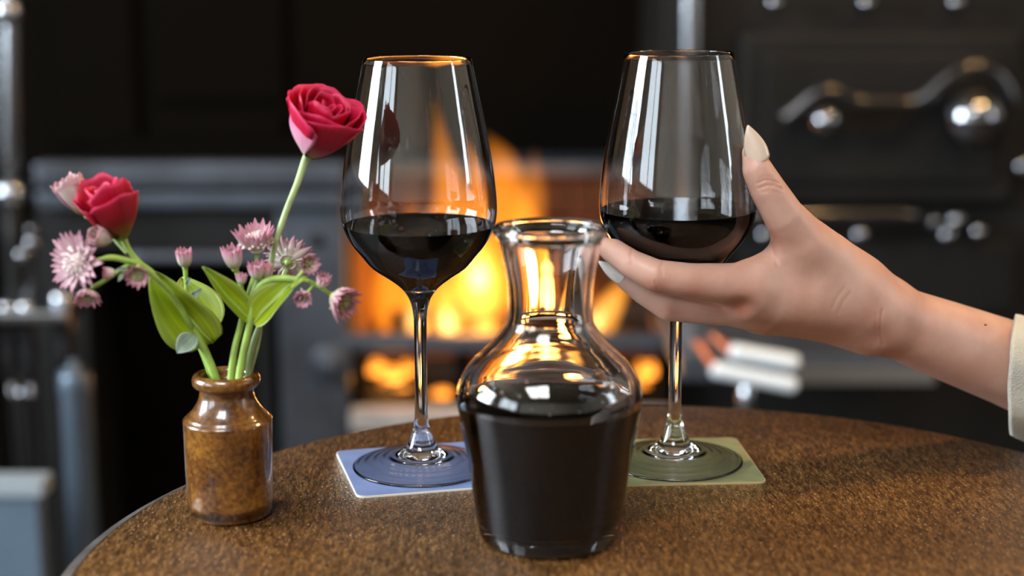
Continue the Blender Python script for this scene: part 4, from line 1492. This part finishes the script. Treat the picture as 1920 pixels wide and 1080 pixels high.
# relax a little
for it in range(4):
    s = np.zeros_like(V); n = np.zeros(len(V))
    for a, b in ((0, 1), (1, 2), (2, 3), (3, 0)):
        np.add.at(s, Fc[:, a], V[Fc[:, b]]); np.add.at(n, Fc[:, a], 1)
        np.add.at(s, Fc[:, b], V[Fc[:, a]]); np.add.at(n, Fc[:, b], 1)
    V = V + .5 * (s / np.maximum(n, 1)[:, None] - V)
# fine creases on the camera side: shallow grooves along short lines
crease = np.zeros(len(V))
dv = V - np.array(CAM)
dep = dv[:, 1] * math.cos(PITCH) - dv[:, 2] * math.sin(PITCH)
vx = 960 + F * dv[:, 0] / dep; vy = 540 - F * (dv[:, 1] * math.sin(PITCH) + dv[:, 2] * math.cos(PITCH)) / dep
front = V[:, 1] < YG + .02
for pts, wd, am in (([(1420, 343), (1434, 337), (1448, 338), (1461, 344)], 2.6, 1.0), ([(1423, 352), (1438, 347), (1452, 347), (1466, 354)], 2.6, 1.0), ([(1422, 334), (1436, 329), (1450, 332)], 2.4, .6),
                    ([(1428, 360), (1444, 357), (1462, 361)], 2.4, .5),
                    ([(1654, 580), (1650, 605), (1651, 628), (1656, 645)], 2.8, .9), ([(1642, 588), (1641, 612), (1645, 638)], 2.6, .6), ([(1184, 466), (1181, 480), (1183, 494)], 2.6, .8),
                    ([(1241, 488), (1238, 502), (1240, 516)], 2.6, .7), ([(1218, 530), (1224, 540), (1222, 550)], 2.4, .6), ([(1228, 528), (1233, 538), (1232, 550)], 2.4, .6),
                    ([(1582, 540), (1570, 556), (1560, 578)], 2.8, .5), ([(1594, 548), (1580, 566), (1572, 586)], 2.8, .5), ([(1448, 455), (1452, 475), (1456, 498)], 3.0, .6),
                    ([(1230, 549), (1290, 562), (1345, 572), (1380, 580)], 3.2, 1.2)):
    for (xa, ya), (xb, yb) in zip(pts, pts[1:]):
        L2 = (xb - xa) ** 2 + (yb - ya) ** 2
        h = np.clip(((vx - xa) * (xb - xa) + (vy - ya) * (yb - ya)) / L2, 0, 1)
        q = np.hypot(vx - xa - h * (xb - xa), vy - ya - h * (yb - ya))
        crease = np.maximum(crease, am * np.exp(-(q / wd) ** 2) * front)
V[:, 1] += .00055 * crease
# skin pressed against the glass gives way to it
bpy.context.view_layer.update()
gp = np.vstack([np.array([tuple(v.co) for v in ch.data.vertices]) for ch in gR.children])
gr_ = np.hypot(gp[:, 0], gp[:, 1])
gz = np.arange(0.0, .245, .001)
gR_z = np.array([gr_[np.abs(gp[:, 2] - z) < .0025].max(initial=0) for z in gz])
MI = np.array(gR.matrix_world.inverted()); MW = np.array(gR.matrix_world)
Lc = (np.c_[V, np.ones(len(V))] @ MI.T)[:, :3]
rad = np.hypot(Lc[:, 0], Lc[:, 1])
need = np.interp(Lc[:, 2], gz, gR_z) + .0003
inside = (rad < need) & (Lc[:, 2] < .24)
fac = np.where(inside, need / np.maximum(rad, 1e-4), 1)
Lc[:, 0] *= fac; Lc[:, 1] *= fac
V = (np.c_[Lc, np.ones(len(V))] @ MW.T)[:, :3]
person = empty('person', at(1900, 690, YG + .036), 'hand and forearm with long pale nails in a cream sleeve, holding the wine glass', 'person')
me = pydata('arm', V - np.array(person.location), Fc.tolist())
fl = np.zeros(len(V))  # knuckle redness, plus shade painted into the knuckle hollow and creases
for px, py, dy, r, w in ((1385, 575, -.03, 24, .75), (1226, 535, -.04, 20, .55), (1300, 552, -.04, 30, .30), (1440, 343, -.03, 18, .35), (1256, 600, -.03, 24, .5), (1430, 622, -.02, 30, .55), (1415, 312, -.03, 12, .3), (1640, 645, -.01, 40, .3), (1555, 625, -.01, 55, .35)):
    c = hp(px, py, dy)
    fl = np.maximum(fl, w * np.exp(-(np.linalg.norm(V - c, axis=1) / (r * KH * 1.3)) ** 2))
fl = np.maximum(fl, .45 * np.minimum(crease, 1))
att = me.attributes.new('flush_shade', 'FLOAT', 'POINT')
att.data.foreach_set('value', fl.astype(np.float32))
SKIN = M_skin()
link('arm', me, SKIN, person)

NAIL = M_plain('pale_gel_nail', (0.70, 0.54, 0.42), 0.18, coat=1.0, coat_rough=0.04)
NAIL_W = M_plain('white_gel_nail', (0.82, 0.80, 0.76), 0.15, coat=1.0, coat_rough=0.04)


def nail(tip, base, W, face, mat, curve=.45, lift=0.0):
    A, B = Vector(hp(*base)), Vector(hp(*tip))
    y = B - A; L = y.length; y.normalize()
    f = Vector(face)
    z = (f - y * f.dot(y)).normalized(); x = y.cross(z)
    w0 = W * KH

    def fn(s, t):
        w = w0 * (1 - max(0, t - .30) ** 1.7 / .7 ** 1.7 * .98) * (math.sqrt(max(0, 1 - (1 - min(1, t / .16)) ** 2)) * .75 + .25)
        return (w * s, L * t, -curve * w * s * s - .10 * L * (t - .45) ** 2)
    m_ = grid_mesh('nail', fn, 11, 16, .0009)
    o = link('nail', m_, mat, person)
    o.matrix_local = Matrix.Translation(A - person.location) @ Matrix((x, y, z)).transposed().to_4x4()
    return o


nail((1402, 235, -.0315), (1424, 307, -.0346), 20.5, dir_img(-.22, .10, .95), NAIL)
nail((1122, 490, -.010), (1170, 524, -.0150), 14, dir_img(-.35, .25, .90), NAIL_W)

# mole on the forearm
ml = ball('mole', hp(1848, 609, -.0105), .0009, M_plain('mole', (0.16, 0.07, 0.04), .6), None, .6)
to_local(ml, person)

CLOTH = M_plain('cream_linen', (0.60, 0.58, 0.49), 0.85, var=0.08, scale=40, bump=0.5, bscale=900)
CLOTH_IN = M_plain('cream_linen_inside', (0.55, 0.52, 0.44), 0.9)
# sleeve: an open cuff that hangs below the wrist, then a loose tube running off along the arm
def sleeve_section(px, py, dy, rv, rd, sag, lean):
    """ring of the sleeve at a point: rv/rd = half height/depth in pixels"""
    c = hp(px, py, dy)
    out = []
    for k in range(40):
        a = 2 * math.pi * k / 40
        h, dpt = math.sin(a) * rv * KH, math.cos(a) * rd * KH
        if h < 0:
            h *= sag
        wob = 1 + .03 * math.sin(5 * a + px * .05) + .02 * math.sin(9 * a)
        k_ = .46 * dpt      # the hem runs askew, its near side further up the wrist
        out.append((c[0] + lean * h + k_, c[1] + dpt * wob + .38 * k_, c[2] + h * wob - .37 * k_))
    return out


def loft(name, rings, mat, parent, thick):
    v = [q for r in rings for q in r]
    n = len(rings[0])
    f = []
    for i in range(len(rings) - 1):
        for k in range(n):
            k2 = (k + 1) % n
            f.append((i * n + k, (i + 1) * n + k, (i + 1) * n + k2, i * n + k2))
    o = link(name, pydata(name, v, f), mat, None)
    md = o.modifiers.new('thickness', 'SOLIDIFY'); md.thickness = thick; md.offset = 0
    sb = o.modifiers.new('smooth', 'SUBSURF'); sb.levels = 1; sb.render_levels = 1
    to_local(o, parent)
    return o


loft('cuff', [sleeve_section(1898, 688, .036, 104, 112, 1.34, -.03), sleeve_section(1960, 708, .045, 110, 116, 1.30, -.05), sleeve_section(2040, 738, .055, 116, 120, 1.25, -.08)], CLOTH, person, .0016)
loft('sleeve', [sleeve_section(2015, 730, .052, 124, 128, 1.28, -.08), sleeve_section(2100, 770, .064, 132, 134, 1.22, -.1), sleeve_section(2240, 830, .080, 140, 130, 1.2, -.1), sleeve_section(2420, 905, .10, 150, 140, 1.15, -.1)], CLOTH, person, .0014)
